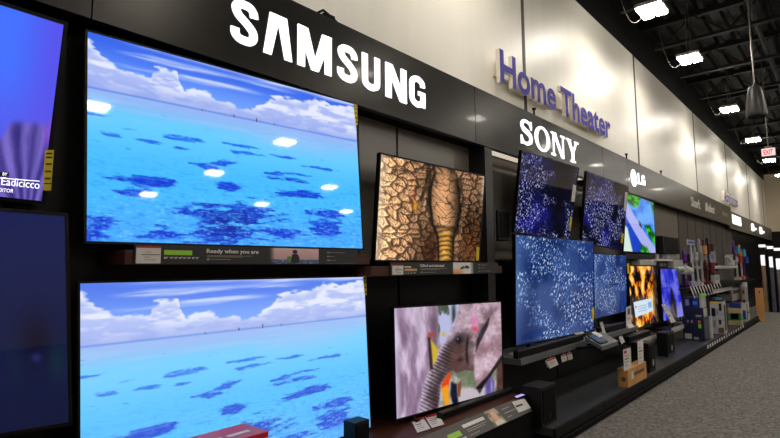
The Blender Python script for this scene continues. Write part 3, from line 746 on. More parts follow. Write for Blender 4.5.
# back wall
zb = 3.22
wb = struct('wall_back', BX(X_END, X_END+.1, -16, 3.1, zb, WT+.3), M_WALLB)
obj('lower_panel', BX(X_END-.02, X_END+.1, -16, 3.1, 0, zb), M_PANEL, wb)
obj('upper_band', BX(X_END, X_END+.1, -16, 3.1, WT+.3, 6.7), M_CEIL, wb)
struct('wall_right', BX(-6, X_END+.1, -16.2, -16, 0, 6.7), M_WALLB)
struct('wall_front', BX(-6.2, -6, -16.2, 3.1, 0, 6.7), M_WALLB)
# ceiling deck: corrugated along X
cm = MB(); y = -16.; prof = []
while y < 3.1:
    prof += [(y, 6.55), (y+.16, 6.55), (y+.2, 6.63), (y+.28, 6.63)]; y += .32
vs = []; fs = []
for (yy, zz) in prof: vs += [(-6, yy, zz), (X_END, yy, zz)]
for i in range(len(prof)-1): fs.append((2*i, 2*i+1, 2*i+3, 2*i+2))
cm.add(vs, fs); cm.box(-6, X_END, -16, 3.1, 6.65, 6.7)
ceil = struct('ceiling', cm, M_CEIL)
xj = at(636, 47, 3.0).x
def joist(x):
    mb = MB().box(x-.05, x+.05, -16, WALL_Y, 6.45, 6.55).box(x-.05, x+.05, -15.6, 2.7, 5.98, 6.04)
    yy = -15.6; k = 0
    while yy < 2.4:
        mb.cyl((x, yy, 6.01 if k % 2 else 6.5), (x, yy+.55, 6.5 if k % 2 else 6.01), .014, n=5); yy += .55; k += 1
    return mb
jx = 5.0; js = []
x = xj-3*4.22+.2
while x < X_END-1:
    obj('joist', joist(x), M_JOIST, ceil); x += 2.11
obj('duct_pipe', MB().cyl((-6, 1.05, 6.28), (X_END, 1.05, 6.28), .05, n=10), M_JOIST, ceil)
obj('duct_pipe', MB().cyl((-6, -1.1, 6.3), (X_END, -1.1, 6.3), .09, n=10), M_JOIST, ceil)

# ------------------------------------------------------------------ ceiling lights
LZ = 5.4
def make_light(x, y, label, grp):
    t = thing('ceiling_light', label, 'ceiling light', (x, y, LZ), grp)
    obj('housing', BX(x-.22, x+.22, y-.185, y+.185, LZ+.035, LZ+.09), M_LAMPB, t, bevel=.01)
    for s in (-1, 1):
        obj('diffuser', BX(x-.205, x+.205, y+s*.095-.07, y+s*.095+.07, LZ, LZ+.035), M_LAMP, t)
    for s in (-1, 1):
        obj('wire', MB().cyl((x+s*.2, y, LZ+.09), (x+s*.1, y, 6.56), .006, n=5), M_CABLE, t)
    pts = [(x+.2, y+.19, LZ+.05)]+[(x+.2-.2*k/8, y+.19+.3*k/8, LZ+.05-.12*math.sin(math.pi*k/8)+.7*(k/8)**3) for k in range(1, 9)]
    obj('cable', MB().tube(pts, .005), M_CABLE, t)
    return t
SPX = 4.22
row = [10.72+SPX*k for k in range(-3, 5)]
rows_y = [1.98, -1.45, -4.9, -8.35, -11.8]
names_row = {-1: 'nearest ceiling light fixture, cut by the top edge of the photo', 0: 'second ceiling light fixture along the cream wall, just right of a wall seam top', 1: 'third ceiling light fixture along the wall, left of the hanging speaker',
             2: 'fourth ceiling light fixture along the wall, below the hanging speaker', 3: 'fifth ceiling light fixture along the wall, just under the exit sign', 4: 'farthest ceiling light fixture, at the edge near the back wall'}
first = None
for j, yy in enumerate(rows_y):
    for k, xx in enumerate(row):
        dx = (0, .6, .75, .6, 0)[j]
        vis = j == 0 and k >= 2
        lab = names_row[k-3] if vis else 'twin panel store ceiling light over the aisle, out of frame, at most reflected in the screens'
        if j == 0 and k <= 2: dx = (2.0, 1.95, 1.75)[k]  # near unseen fixtures shifted along the row to brighten the wall
        g = 'ceiling lights along the cream wall' if vis else 'ceiling lights over the aisles'
        if first is None:
            first = make_light(xx+dx, yy, lab, g); base = V(first.location)
        else:
            c = copy_thing(first, V((xx+dx, yy, LZ))-base, lab); c['group'] = g

# ------------------------------------------------------------------ signs
def letters_px(word, x0, x1, ytop, ybot, Y): pass
sg = thing('lit_sign', 'row of large white lit block letters on the dark fascia, nearest the camera', 'sign', (at(231, 22, FY).x, FY-.009, at(247, 48, FY-.03).z), 'fascia brand signs')
Ys = FY-.009
zt = (at(242, 1, Ys).z+at(418, 72, Ys).z)/2-.012; zbm = (at(250, 48.5, Ys).z+at(418, 106.5, Ys).z)/2
sign_letters(sg, 'SAMSUNG', GLY, M_LETTER, at(230.8, 22, Ys).x, at(425.6, 90, Ys).x, zbm, zt, Ys, .008, gap=.13, spans=[(at(a, 22+(a-244)*.385, Ys).x, at(b, 22+(b-244)*.385, Ys).x) for a, b in ((230.8, 258.8), (264, 292.6), (298, 331.8), (337.4, 358), (362.2, 380.4), (385.8, 406.8), (409.6, 425.8))])
sg = thing('lit_sign', 'white lit serif letters on the fascia above the dark specked televisions', 'sign', (at(521, 135, Ys).x, FY-.03, at(530, 147, Ys).z), 'fascia brand signs')
zt = (at(526, 119.5, Ys).z+at(573, 141, Ys).z)/2; zbm = (at(529, 146, Ys).z+at(573, 162, Ys).z)/2
sign_letters(sg, 'SONY', GLY_S, M_LETTER, at(520.5, 132, Ys).x, at(578.8, 150, Ys).x, zbm, zt, Ys, .008, gap=.1)
# disc emblem and two letters
pc = at(634, 178, Ys); rr = (at(634, 169.5, Ys).z-at(634, 186.5, Ys).z)/2
sg = thing('lit_sign', 'white lit round emblem with two letters on the fascia above the landscape screen', 'sign', (pc.x, FY-.03, pc.z-rr), 'fascia brand signs')
rx = (at(637, 178, Ys).x-at(631.6, 178, Ys).x)/2
dm = MB(); n = 32
ring_ = [V((pc.x+rx*math.cos(2*math.pi*k/n), Ys, pc.z+rr*math.sin(2*math.pi*k/n))) for k in range(n)]
dm.add(ring_+[p+V((0, .008, 0)) for p in ring_], [tuple(range(n)), tuple(range(2*n-1, n-1, -1))]+[(k, n+k, n+(k+1) % n, (k+1) % n) for k in range(n)])
obj('disc_emblem', dm, M_LETTER, sg)
GL = {'L': (.62, [R_(0, .2, 0, 1), R_(0, .62, 0, .2)]), 'G': GLY['G']}
sign_letters(sg, 'LG', GL, M_LETTER, at(638.3, 178, Ys).x, at(645.2, 182, Ys).x, at(641, 184.5, Ys).z, at(641, 174, Ys).z, Ys, .008, gap=.14)
# purple channel letters on the cream wall
Yh = WALL_Y-.11
def wall_letters(label, body, pa, pb, ztop_px, m, ms, Y, depth, bold, cat='sign', zoff=.0):
    A = at(*pa, Y); B = at(*pb, Y)
    z = (A.z+B.z)/2+zoff
    t = thing('wall_sign', label, cat, (A.x, Y, z))
    h = at(*ztop_px, Y).z-A.z
    text_obj('letter', body, m, t, V((A.x, Y+depth, z)), V((1, 0, 0)), V((0, 0, 1)), V((0, -1, 0)), height=h, width=B.x-A.x, depth=depth, bold=bold, split=True, mside=ms)
    for ch in t.children:
        obj('stud', BX(A.x+ch.bound_box[0][0]+.03, A.x+ch.bound_box[4][0]-.03, Y+depth, WALL_Y-.0005, z+.08, z+.1), M_LSIDE, ch)
    return t
wall_letters('purple raised lettering on the cream wall above the fascia', 'Home Theater', (500.5, 83), (611, 137), (500.6, 50.5), M_LPURP, M_LSIDE, Yh, .05, .026)
wall_letters('small distant purple lettering on the cream wall near the back', 'Appliances', (724.4, 199.5), (738, 207.5), (724, 189), M_LPURP, M_LSIDE, Yh, .085, .014)
def fascia_text(label, body, pa, pb, ptop, m, Y=FY-.012, bold=.01):
    A = at(*pa, Y); B = at(*pb, Y); z = (A.z+B.z)/2
    t = thing('fascia_sign', label, 'sign', (A.x, Y, z), 'fascia brand signs')
    text_obj('letter', body, m, t, V((A.x, Y+.012, z)), V((1, 0, 0)), V((0, 0, 1)), V((0, -1, 0)), height=at(*ptop, Y).z-A.z, width=B.x-A.x, depth=.012, bold=bold, split=True)
fascia_text('unlit pale lettering beginning with S on the far fascia', 'Shark', (691.5, 205.5), (701, 209.5), (691.5, 196), M_LETTERD)
fascia_text('unlit pale lettering ending in robot on the far fascia', 'iRobot', (706, 210.5), (715, 214), (706, 202), M_LETTERD)
fascia_text('faint grey lettering at the end of the first fascia', 'dyson', (722.5, 214.8), (728.5, 217.5), (722.5, 210), mat('letter_dim', (150, 142, 128), .5, var=.05))
Y2 = F2Y-.04
q0, q1 = at(732.3, 215, Y2), at(741.6, 227, Y2)
sg = thing('lit_sign', 'white lit rectangular sign box on the far lower fascia', 'sign', (q0.x, Y2, at(732.3, 223.5, Y2).z), 'fascia brand signs')
zl, zh = at(737, 224.8, Y2).z, at(737, 216.3, Y2).z
obj('light_box', BX(q0.x, q1.x, Y2, F2Y, zl, zh), M_LETTER, sg)
obj('frame', BX(q0.x-.02, q1.x+.02, Y2+.01, F2Y, zl-.02, zh+.02), M_SILV, sg)
for px, pt, pb2, lab in ((754, 224, 231, 'white lit upright mark near the end of the far fascia'), (762, 227.5, 234, 'last white lit mark on the far fascia, beside the back wall')):
    p = at(px, pb2, Y2); q = at(px, pt, Y2)
    sg = thing('lit_sign', lab, 'sign', (p.x, Y2, p.z), 'fascia brand signs')
    w = (at(px+1.2, pt, Y2).x-p.x)
    obj('letter', BX(p.x-w*.6, p.x+w*.3, Y2, F2Y, p.z, q.z), M_LETTER, sg)
    obj('letter', BX(p.x+w*.35, p.x+w*1.6, Y2, F2Y, p.z+(q.z-p.z)*.25, p.z+(q.z-p.z)*.55), M_LETTER, sg)
# small clip on top of the fascia
p = at(331, 17.5, FY+.02)
t = thing('camera_bracket', 'small black wire bracket sitting on top of the fascia over the second lit letter', 'bracket', (p.x, FY+.03, FT))
obj('clamp', BX(p.x-.05, p.x+.05, FY+.03, FY+.07, FT-.005, FT+.05), M_BLACKM, t)
obj('wire', MB().tube([(p.x-.14, FY+.05, FT), (p.x-.05, FY+.05, FT+.07), (p.x+.02, FY+.05, FT+.05), (p.x+.16, FY+.05, FT)], .01), M_BLACKM, t)
for px, py, lab in ((534, 112, 'tiny black peg on the fascia top edge below the purple lettering'), (626.5, 157.5, 'tiny black peg on the fascia top edge before the round emblem'), (661, 173, 'tiny black peg on the fascia top edge after the round emblem')):
    p = at(px, py, FY+.03)
    t = tag(obj('wire_peg', MB().cyl((p.x, FY+.03, FT-.005), (p.x, FY+.03, FT+.08), .012, n=8).cyl((p.x, FY+.03, FT+.08), (p.x, FY+.03, FT+.1), .025, n=8), M_BLACKM), lab, 'peg', 'pegs on the fascia')

# ------------------------------------------------------------------ hanging speaker, exit sign
P = EYE+ray(755.5, 101)*8.0
t = thing('hanging_speaker', 'dark bullet shaped pendant speaker hanging from a rod under the ceiling', 'speaker', (P.x, P.y, P.z-.25), None)
prof = [(.078, .47), (.084, .46), (.104, .37), (.122, .24), (.138, .09), (.14, .03), (.134, 0.0)]
obj('shell', MB().lathe((P.x, P.y, P.z-.25), prof[::-1], 28), M_SPKG, t, smooth=True)
obj('grille', MB().lathe((P.x, P.y, P.z-.255), [(.12, 0), (.12, .004)], 28), M_BLACKM, t)
obj('cap', MB().cyl((P.x, P.y, P.z+.215), (P.x, P.y, P.z+.27), .04, .016, n=14), M_SPKG, t)
obj('rod', MB().cyl((P.x, P.y, P.z+.26), (P.x, P.y, 6.56), .011, n=8), M_FRINGE, t)
P = EYE+ray(768.3, 152)*12.
t = thing('exit_sign', 'white exit sign with red letters hanging from a rod under the ceiling', 'exit sign', (P.x, P.y, P.z-.11))
fd = V((1, 0, 0)); hw = .125; hh = .085
obj('housing', BX(P.x, P.x+.04, P.y-hw-.01, P.y+hw+.01, P.z-hh-.01, P.z+hh+.01), M_LAMPB, t)
obj('face', BX(P.x-.004, P.x, P.y-hw, P.y+hw, P.z-hh, P.z+hh), M_EXIT, t)
text_obj('letters', 'EXIT', M_EXITR, t, V((P.x-.0045, P.y+.09, P.z-.055)), V((0, -1, 0)), V((0, 0, 1)), V((-1, 0, 0)), height=.11, width=.18, depth=.003, bold=.035)
obj('canopy', BX(P.x+.0, P.x+.05, P.y-.07, P.y+.07, P.z+hh+.01, P.z+hh+.05), M_LAMPB, t)
obj('rod', MB().cyl((P.x+.02, P.y, P.z+hh+.05), (P.x+.02, P.y, 6.56), .012, n=8), M_FRINGE, t)

# ------------------------------------------------------------------ info shelves
def pic_print(name, Q, fn, nx, ny, parent):
    o = picture_mesh(name, Q, fn, nx, ny, parent)
    o.data.materials.clear()
    m = bpy.data.materials.get('printed_picture')
    if not m:
        m = bpy.data.materials.new('printed_picture'); m.use_nodes = True
        nt = m.node_tree; b = nt.nodes['Principled BSDF']; a = nt.nodes.new('ShaderNodeAttribute'); a.attribute_name = 'picture'
        nt.links.new(a.outputs['Color'], b.inputs['Base Color']); b.inputs['Roughness'].default_value = .5
    o.data.materials.append(m); return o
def surfer(u, v):
    out = mixc(fill(u, C(232, 196, 196)), C(200, 150, 158), v)
    out = mixc(out, C(70, 96, 130), ss(.7, .76, v+.06*(fbm(u*9, v*9, 2)-.5)))
    out = mixc(out, C(200, 210, 225), ss(.6, .7, fbm(u*18, v*20, 4))*ss(.74, .78, v)*.7)
    out = mixc(out, C(24, 22, 26), np.maximum(poly(u, v, [(.46, .36), (.56, .36), (.6, .6), (.59, .95), (.43, .95), (.44, .6)], .01), poly(u, v, el(.51, .22, .05, .13, 14), .01)))
    out = mixc(out, C(90, 140, 40), poly(u, v, [(.35, .55), (.43, .5), (.43, .85), (.36, .85)], .01))
    return mixc(out, C(32, 31, 32), ss(.14, .0, u))
def sunset(u, v):
    out = mixc(fill(u, C(236, 232, 230)), C(236, 150, 84), ss(.35, 1., v)*ss(.7, .2, u))
    out = mixc(out, C(120, 124, 124), ss(.8, .98, u)*.8)
    out = mixc(out, C(24, 22, 24), np.clip(poly(u, v, [(.35, .5), (.5, .3), (.56, .4), (.62, .25), (.8, .35), (.78, .55), (.55, .5), (.4, .62)], .03)*ss(.4, .5, fbm(u*12, v*10, 4)+.12), 0, 1))
    return out
def facepic(u, v):
    out = mixc(fill(u, C(190, 170, 140)), C(70, 66, 60), ss(.4, .8, fbm(u*4, v*4, 3)))
    out = mixc(out, C(226, 180, 150), poly(u, v, el(.5, .45, .2, .32, 16), .05)); out = mixc(out, C(230, 216, 200), poly(u, v, [(.2, .75), (.8, .7), (.9, 1.1), (.1, 1.1)], .05))
    return out

def info_shelf(label, px0, px1, pxs0, pxs1, yc, Yf, zlo, zhi, spec):
    X = lambda px: at(px, yc, Yf).x
    t = thing('display_shelf', label, 'shelf', ((X(px0)+X(px1))/2, WALL_Y, zlo), 'info shelves under the upper televisions')
    obj('board', BX(X(px0), X(px1), Yf+.012, WALL_Y-.001, zlo, zhi-.035), M_WOOD, t, bevel=.003)
    st = obj('info_strip', BX(X(pxs0), X(pxs1), Yf, Yf+.011, zlo+.004, zhi-.004), M_STRIP, t)
    H = zhi-zlo
    def rect(nm, a, b, f0, f1, m, par=st, d=.002):
        return obj(nm, BX(X(a), X(b), Yf-d, Yf, zhi-f1*H, zhi-f0*H), m, par)
    for k in spec:
        if k[0] == 'rect': rect(*k[1:])
        elif k[0] == 'text':
            _, s, a, b, f, hh, m, bold = k
            text_obj('printed_text', s, m, st, V((X(a), Yf-.0004, zhi-f*H)), V((1, 0, 0)), V((0, 0, 1)), V((0, -1, 0)), height=hh*H, width=X(b)-X(a), depth=.0012, bold=bold)
        elif k[0] == 'pic':
            _, a, b, f0, f1, fn = k
            pic_print('printed_picture', [V((X(a), Yf-.0012, zhi-f0*H)), V((X(b), Yf-.0012, zhi-f0*H)), V((X(b), Yf-.0012, zhi-f1*H)), V((X(a), Yf-.0012, zhi-f1*H))], fn, 90, 40, st)
        elif k[0] == 'tag':
            _, a, b, f0, f1 = k
            c = obj('price_tag', BX(X(a), X(b), Yf-.004, Yf, zhi-f1*H, zhi-f0*H), M_CARD, t)
            w = X(b)-X(a)
            obj('red_band', BX(X(a), X(b), Yf-.0052, Yf-.004, zhi-(f0+.1*(f1-f0))*H, zhi-f0*H), M_CARDR, c)
            for q, (l0, l1) in enumerate(((.35, .6), (.2, .95), (.3, .55), (.3, .8))):
                zz = zhi-(f0+(.32+.15*q)*(f1-f0))*H
                obj('printed_line', BX(X(a)+w*l0, X(a)+w*l1, Yf-.0052, Yf-.004, zz-.035*H, zz), M_INK if q == 1 else M_INKG, c)
    return t
info_shelf('dark info shelf with surfer photo strip, between the two large sea televisions', 126, 371, 134.8, 358, 254, 2.64, 1.632, 1.738, [
    ('tag', 136, 160.5, .14, .95), ('rect', 'size_label', 164, 192, .3, .54, M_GREEN)] +
    [('text', s, a, a+w, .72, .09, M_TEXT, .02) for s, a, w in (('85"', 164, 4.2), ('75"', 170, 3.4), ('65"', 174.5, 3.4), ('60"', 179, 3.4), ('55"', 183.2, 3.4), ('50"', 187.5, 3.4), ('43"', 191.8, 3.2), ('32"', 195.8, 3))] +
    [('text', 'Ready when you are', 206.5, 258.5, .40, .21, M_TEXT, .02),
    ('rect', 'printed_line', 207, 252, .53, .555, M_INKG), ('rect', 'printed_line', 207, 243, .59, .615, M_INKG), ('rect', 'printed_line', 211, 231, .72, .745, M_INKG), ('rect', 'icon', 207, 209.5, .69, .78, M_INKG),
    ('pic', 268, 318.5, .05, .96, surfer),
    ('rect', 'icon', 327, 329.5, .2, .28, M_INKG), ('rect', 'printed_line', 330, 345, .23, .255, M_INKG), ('rect', 'icon', 327, 329.5, .46, .53, M_INKG), ('rect', 'printed_line', 330, 334, .485, .51, M_INKG), ('rect', 'icon', 327, 329.5, .7, .78, M_INKG), ('rect', 'printed_line', 330, 336, .735, .76, M_INKG), ('rect', 'printed_rule', 325, 354, .93, .945, M_INKG)])
info_shelf('narrow dark info shelf with orange photo strip, under the elephant tail television', 372.5, 503, 390.5, 498, 268, 2.58, 1.545, 1.652, [
    ('tag', 392, 403, .22, .92), ('rect', 'size_label', 404.3, 416.8, .5, .68, mat('label_peach', (206, 160, 126), .5, var=.05)), ('rect', 'printed_line', 404.3, 411, .33, .42, M_TEXT)] +
    [('text', s, a, a+2, .86, .07, M_TEXT, .02) for s, a in (('75"', 404.5), ('65"', 407.5), ('55"', 410.5), ('50"', 413.5))][0:4] +
    [('text', 'Gifted and talented', 420, 444, .38, .2, M_TEXT, .02), ('rect', 'printed_line', 420.5, 447, .5, .53, M_INKG), ('rect', 'printed_line', 420.5, 440, .58, .61, M_INKG), ('rect', 'printed_line', 422.5, 436, .78, .81, M_INKG), ('rect', 'icon', 420.5, 422, .75, .84, M_INKG),
    ('pic', 453, 473, .04, .97, sunset),
    ('rect', 'icon', 478.5, 480, .2, .28, M_INKG), ('rect', 'printed_line', 481, 486, .23, .26, M_INKG), ('rect', 'icon', 478.5, 480, .47, .55, M_INKG), ('rect', 'printed_line', 481, 484, .5, .53, M_INKG), ('rect', 'icon', 478.5, 480, .74, .82, M_INKG), ('rect', 'printed_line', 481, 490, .77, .8, M_INKG)])

# slotted upright and small wall speaker
p = at(488.5, 215, 2.86); q1 = at(488.5, 182, 2.86); q2 = at(488.5, 252, 2.86)
t = thing('slotted_rail', 'dark slotted metal rail with pale holes, right of the elephant tail television', 'upright', (p.x, 2.86, q2.z))
obj('channel', BX(p.x-.07, p.x+.03, 2.86, WALL_Y-.001, q2.z, q1.z), M_PANEL, t)
hm = MB()
for k in range(5):
    z = q1.z-(q1.z-q2.z)*(.12+.19*k); hm.box(p.x-.03, p.x-.015, 2.857, 2.86, z-.012, z+.012)
obj('slots', hm, M_INKG, t)
obj('edge_trim', BX(p.x+.03, p.x+.042, 2.858, WALL_Y-.001, q2.z, q1.z), M_WOOD, t)
a = at(498, 212, 2.8); b = at(510, 239, 2.8)
t = thing('wall_speaker', 'small black box speaker fixed to the charcoal bay, left of the specked televisions', 'speaker', ((a.x+b.x)/2, WALL_Y, b.z))
zt_ = at(504, 210.5, 2.8).z; zb_ = at(504, 240.5, 2.8).z
obj('cabinet', BX(a.x, b.x, 2.8, WALL_Y-.001, zb_, zt_), M_BLACK, t, bevel=.008)
obj('grille', BX(a.x+.03, b.x-.03, 2.793, 2.8, zb_+.03, zt_-.03), M_BLACKM, t)
obj('side_rib', BX(a.x-.02, a.x, 2.83, WALL_Y-.001, zb_-.02, zt_+.02), M_SHELFG, t)

# ------------------------------------------------------------------ low units on the left
t = thing('low_cabinet', 'black low cabinet under the paler sea television', 'cabinet', (1.0, 2.6, 0))
obj('body', BX(-.6, 2.52, 2.2, WALL_Y-.001, 0, .32), M_BLACKM, t)
obj('top', BX(-.62, 2.54, 2.17, WALL_Y-.001, .32, .335), M_BLACK, t)
# red carton
xr = atz(268, 431, .75).x; yf = atz(268, 431, .75).y; yb = atz(243, 423.5, .75).y
t = thing('product_carton', 'red topped carton standing in front of the paler sea television', 'box', ((xr+1.15)/2, (yf+yb)/2, .335))
obj('carton', BX(1.15, xr, yf, yb, .335, .742), M_CARD, t, bevel=.004)
obj('lid', BX(1.147, xr+.003, yf-.003, yb+.003, .72, .75), M_RED, t, bevel=.004)
for k, (a, b) in enumerate(((.2, .27), (.3, .34), (.36, .5))): obj('printed_mark', BX(xr-.55+a, xr-.55+b-.01, yf+.07, yf+.1, .7495, .7512), M_CARD, t)
a = at(355.2, 423.5, 2.45); b = at(369.5, 423.5, 2.45)
t = thing('soundbar_end', 'small black speaker block at the lower right corner of the paler sea television', 'speaker', ((a.x+b.x)/2, 2.5, .335))
obj('cabinet', BX(a.x, b.x, 2.45, 2.56, .335, a.z), M_BLACK, t, bevel=.004)
obj('grille', BX(a.x+.01, b.x-.01, 2.444, 2.45, .36, a.z-.02), M_BLACKM, t)

# elephant shelf
SZ = .42
XA, XB = 2.62, atz(537, 397, SZ).x
YF = atz(511, 401, SZ).y
t = thing('display_shelf', 'wood topped display shelf with a tilted info strip, under the elephant head television', 'shelf', ((XA+XB)/2, WALL_Y, 0))
obj('board', BX(XA, XB, YF, WALL_Y-.001, SZ-.075, SZ), M_WOOD, t, bevel=.004)
obj('cabinet_base', BX(XA+.02, XB-.02, YF+.08, WALL_Y-.001, 0, SZ-.075), M_BLACKM, t)
SB = (YF-.115, SZ-.1)   # lower front edge of the tilted rail
P3 = V((0, YF, SZ+.002)); sd = V((0, SB[0]-YF, SB[1]-SZ)); nn_ = V((0, sd.z, -sd.y)).normalized()
if nn_.y > 0: nn_ = -nn_
RZ = lambda px, py: atp(px, py, P3, nn_)
x0 = RZ(431, 430).x; x1 = RZ(529, 407).x
def rail(x0, x1, f0, f1, d0=0., d1=.012):
    return [V((x0, YF, SZ+.002))+sd*f1-nn_*0+nn_*d0, V((x1, YF, SZ+.002))+sd*f1+nn_*d0, V((x1, YF, SZ+.002))+sd*f0+nn_*d0, V((x0, YF, SZ+.002))+sd*f0+nn_*d0], nn_, d1-d0
rl = obj('info_strip', MB().slab(*rail(x0-.35, x1, 0, 1, -.012, 0)), M_STRIPB, t)
def rr(nm, a, b, f0, f1, m, d=.002): return obj(nm, MB().slab(*rail(x0+(x1-x0)*a, x0+(x1-x0)*b, f0, f1, 0, d)), m, rl)
rr('size_label', .08, .2, .4, .68, M_GREEN); rr('size_label', .02, .22, .8, .86, M_TEXT)
rr('printed_line', .25, .48, .22, .4, M_TEXT)
for f, b in ((.52, .48), (.62, .45), (.82, .36)): rr('printed_line', .26, b, f, f+.04, M_INKG)
q, nq, _ = rail(x0+(x1-x0)*.52, x0+(x1-x0)*.66, .02, .98, .0015, .003)
pic_print('printed_picture', [q[3], q[2], q[1], q[0]], facepic, 40, 30, rl)
for f, b in ((.25, .8), (.5, .86), (.75, .76)): rr('printed_line', .7, b, f, f+.05, M_INKG)
# brackets under the strip
obj('apron', BX(XA+.02, XB-.02, SB[0]+.03, YF+.08, .02, SZ-.09), M_BLACKM, t)

def card_on(name, label, cat, q, nrm, grp=None, header=True, th=.003, base=None, mcard=None, lines=4, ink=M_INK):
    q = [V(p) for p in q]; nrm = V(nrm).normalized()
    b = base or (q[2]+q[3])/2
    t = thing(name, label, cat, b, grp)
    obj('card', MB().slab(q, nrm, -th), mcard or M_CARD, t)
    def sub(a, b_, c, d): return [q[0].lerp(q[1], a).lerp(q[3].lerp(q[2], a), c), q[0].lerp(q[1], b_).lerp(q[3].lerp(q[2], b_), c), q[0].lerp(q[1], b_).lerp(q[3].lerp(q[2], b_), d), q[0].lerp(q[1], a).lerp(q[3].lerp(q[2], a), d)]
    if header: obj('red_band', MB().slab(sub(0.08, .45, .06, .2) if name == 'sign_card' else sub(0.02, .98, .02, .2), nrm, .0012), M_CARDR, t)
    rnd = random.Random(int(abs(b.x)*1000))
    for k in range(lines):
        f = .3+.6*k/max(1, lines)
        l = rnd.uniform(.3, .65)
        obj('printed_line', MB().slab(sub(.15, .15+l, f, f+.045), nrm, .0012), ink if k == 1 else M_INKG, t)
    return t
# two framed price cards lying on the wood, on the raised part of the strip
def flatq(pts, Z): return [atz(x, y, Z) for x, y in pts]
ZC = SZ+.006
for k, (pts, lab) in enumerate((([(410.5, 420), (422.5, 416.7), (430.5, 428.5), (417.5, 432.5)], 'framed price card flat on the wood shelf, the one nearer the camera'), ([(424.5, 416), (436.8, 412.8), (444.3, 424), (432, 427.7)], 'framed price card flat on the wood shelf, the one next to the soundbar'))):
    q = flatq(pts, ZC)
    t = card_on('price_card', lab, 'price card', q, (0, 0, 1), 'price cards on the elephant shelf', base=(q[2]+q[3])/2)
    c = (q[0]+q[1]+q[2]+q[3])/4
    qo = [c+(p-c)*1.05-V((0, 0, .003)) for p in q]
    obj('holder', MB().slab(qo, (0, 0, 1), -.003), M_BLACK, t)
q = [RZ(511.5, 402.3), RZ(524, 398.8), RZ(530.5, 408.3), RZ(518.3, 413)]
q = [p+nn_*.006 for p in q]
t = card_on('info_card', 'plain white card clipped to the right end of the tilted info strip', 'card', q, nn_, header=False, lines=0)
tq = lambda a, b: q[0].lerp(q[1], a).lerp(q[3].lerp(q[2], a), b)+nn_*.001
obj('printed_line', MB().slab([tq(.06, .4), tq(.6, .4), tq(.6, .55), tq(.06, .55)], nn_, .001), M_INK, t)
# soundbar
def boxpx(xl, xc, xr, yb, yt, zb, m_d=None):
    """box from its near front corner pixel standing at height zb: returns x0,x1,y0,y1,z0,z1"""
    p = atz(xc, yb, zb)
    x1 = solve_px(lambda s: V((p.x+s, p.y, zb)), xr, .001, 6)+p.x if xr is not None else None
    y1 = solve_px(lambda s: V((p.x, p.y+s, zb)), xl, .001, 6)+p.y if xl is not None else None
    d = ray(xc, yt); k = (p.x*d.x+p.y*d.y)/(d.x*d.x+d.y*d.y); z1 = 1.6+d.z*k
    return p.x, x1, p.y, y1, zb, z1
def bar(label, x0, x1, y0, y1, z0, z1, grp='soundbars on the shelves'):
    t = thing('soundbar', label, 'soundbar', ((x0+x1)/2, (y0+y1)/2, z0), grp)
    obj('body', BX(x0, x1, y0+.004, y1, z0, z1), M_BLACK, t, bevel=.006)
    obj('grille', BX(x0+.02, x1-.02, y0, y0+.006, z0+.008, z1-.01), M_BLACKM, t)
    return t
b = boxpx(None, 442.5, 513.5, 420, 412.5, SZ)
bar('long black soundbar on the wood shelf, below the elephant head television', b[0], b[1], b[2], b[2]+.06, SZ, SZ+.05)
p = atz(518, 396.5, SZ)
t = thing('phone_display', 'small glowing lilac screen at the right end of the wood shelf', 'phone', (p.x, p.y, SZ))
q = flatq([(514, 396.6), (522, 393.8), (525.5, 394.8), (516.8, 398)], SZ+.012)
obj('body', MB().slab([V((c.x, c.y, SZ)) for c in q], (0, 0, 1), .0115), M_BEZEL, t)
cq = sum(q, V((0, 0, 0)))/4
obj('screen', MB().slab([cq+(c-cq)*.92 for c in q], (0, 0, 1), .001), M_GLOWP, t)

# ------------------------------------------------------------------ platform
PZ = .158; PY = 2.0725
t = thing('display_platform', 'long low grey display platform along the carpet edge', 'platform', (14, PY, 0))
PX0, PX1 = XB+.015, atz(761.5, 321.5, .001).x-.03
obj('deck', BX(PX0, PX1, PY+.03, WALL_Y-.001, .09, PZ), M_PLAT, t)
em = MB(); x = PX0
while x < PX1:
    em.box(x, min(x+1.21, PX1), PY, PY+.03, .075, PZ); x += 1.22
obj('edge_trim', em, M_PLATE, t)
obj('kick_plate', BX(PX0+.02, PX1, PY+.01, WALL_Y-.001, 0, .075), M_KICK, t)
obj('bumper', BX(PX0, PX1, PY-.02, PY+.01, .01, .06), M_KICK, t, bevel=.005)
# black tall speaker
b = boxpx(522, 542, 557, 428.5, 388.5, PZ)
t = thing('floor_speaker', 'black box speaker standing on the near end of the platform', 'speaker', ((b[0]+b[1])/2, (b[2]+b[3])/2, PZ), 'black speakers on the platform')
y1 = min(b[3], b[2]+.36)
obj('cabinet', BX(b[0], b[1], b[2], y1, PZ, b[5]), M_BLACK, t, bevel=.006)
obj('grille', BX(b[0]+.03, b[1]-.03, b[2]-.006, b[2], PZ+.03, b[5]-.03), M_BLACKM, t)
obj('port', MB().cyl(((b[0]+b[1])/2, b[2]-.008, PZ+.09), ((b[0]+b[1])/2, b[2]-.006, PZ+.09), .04, n=18), M_PANEL, t)
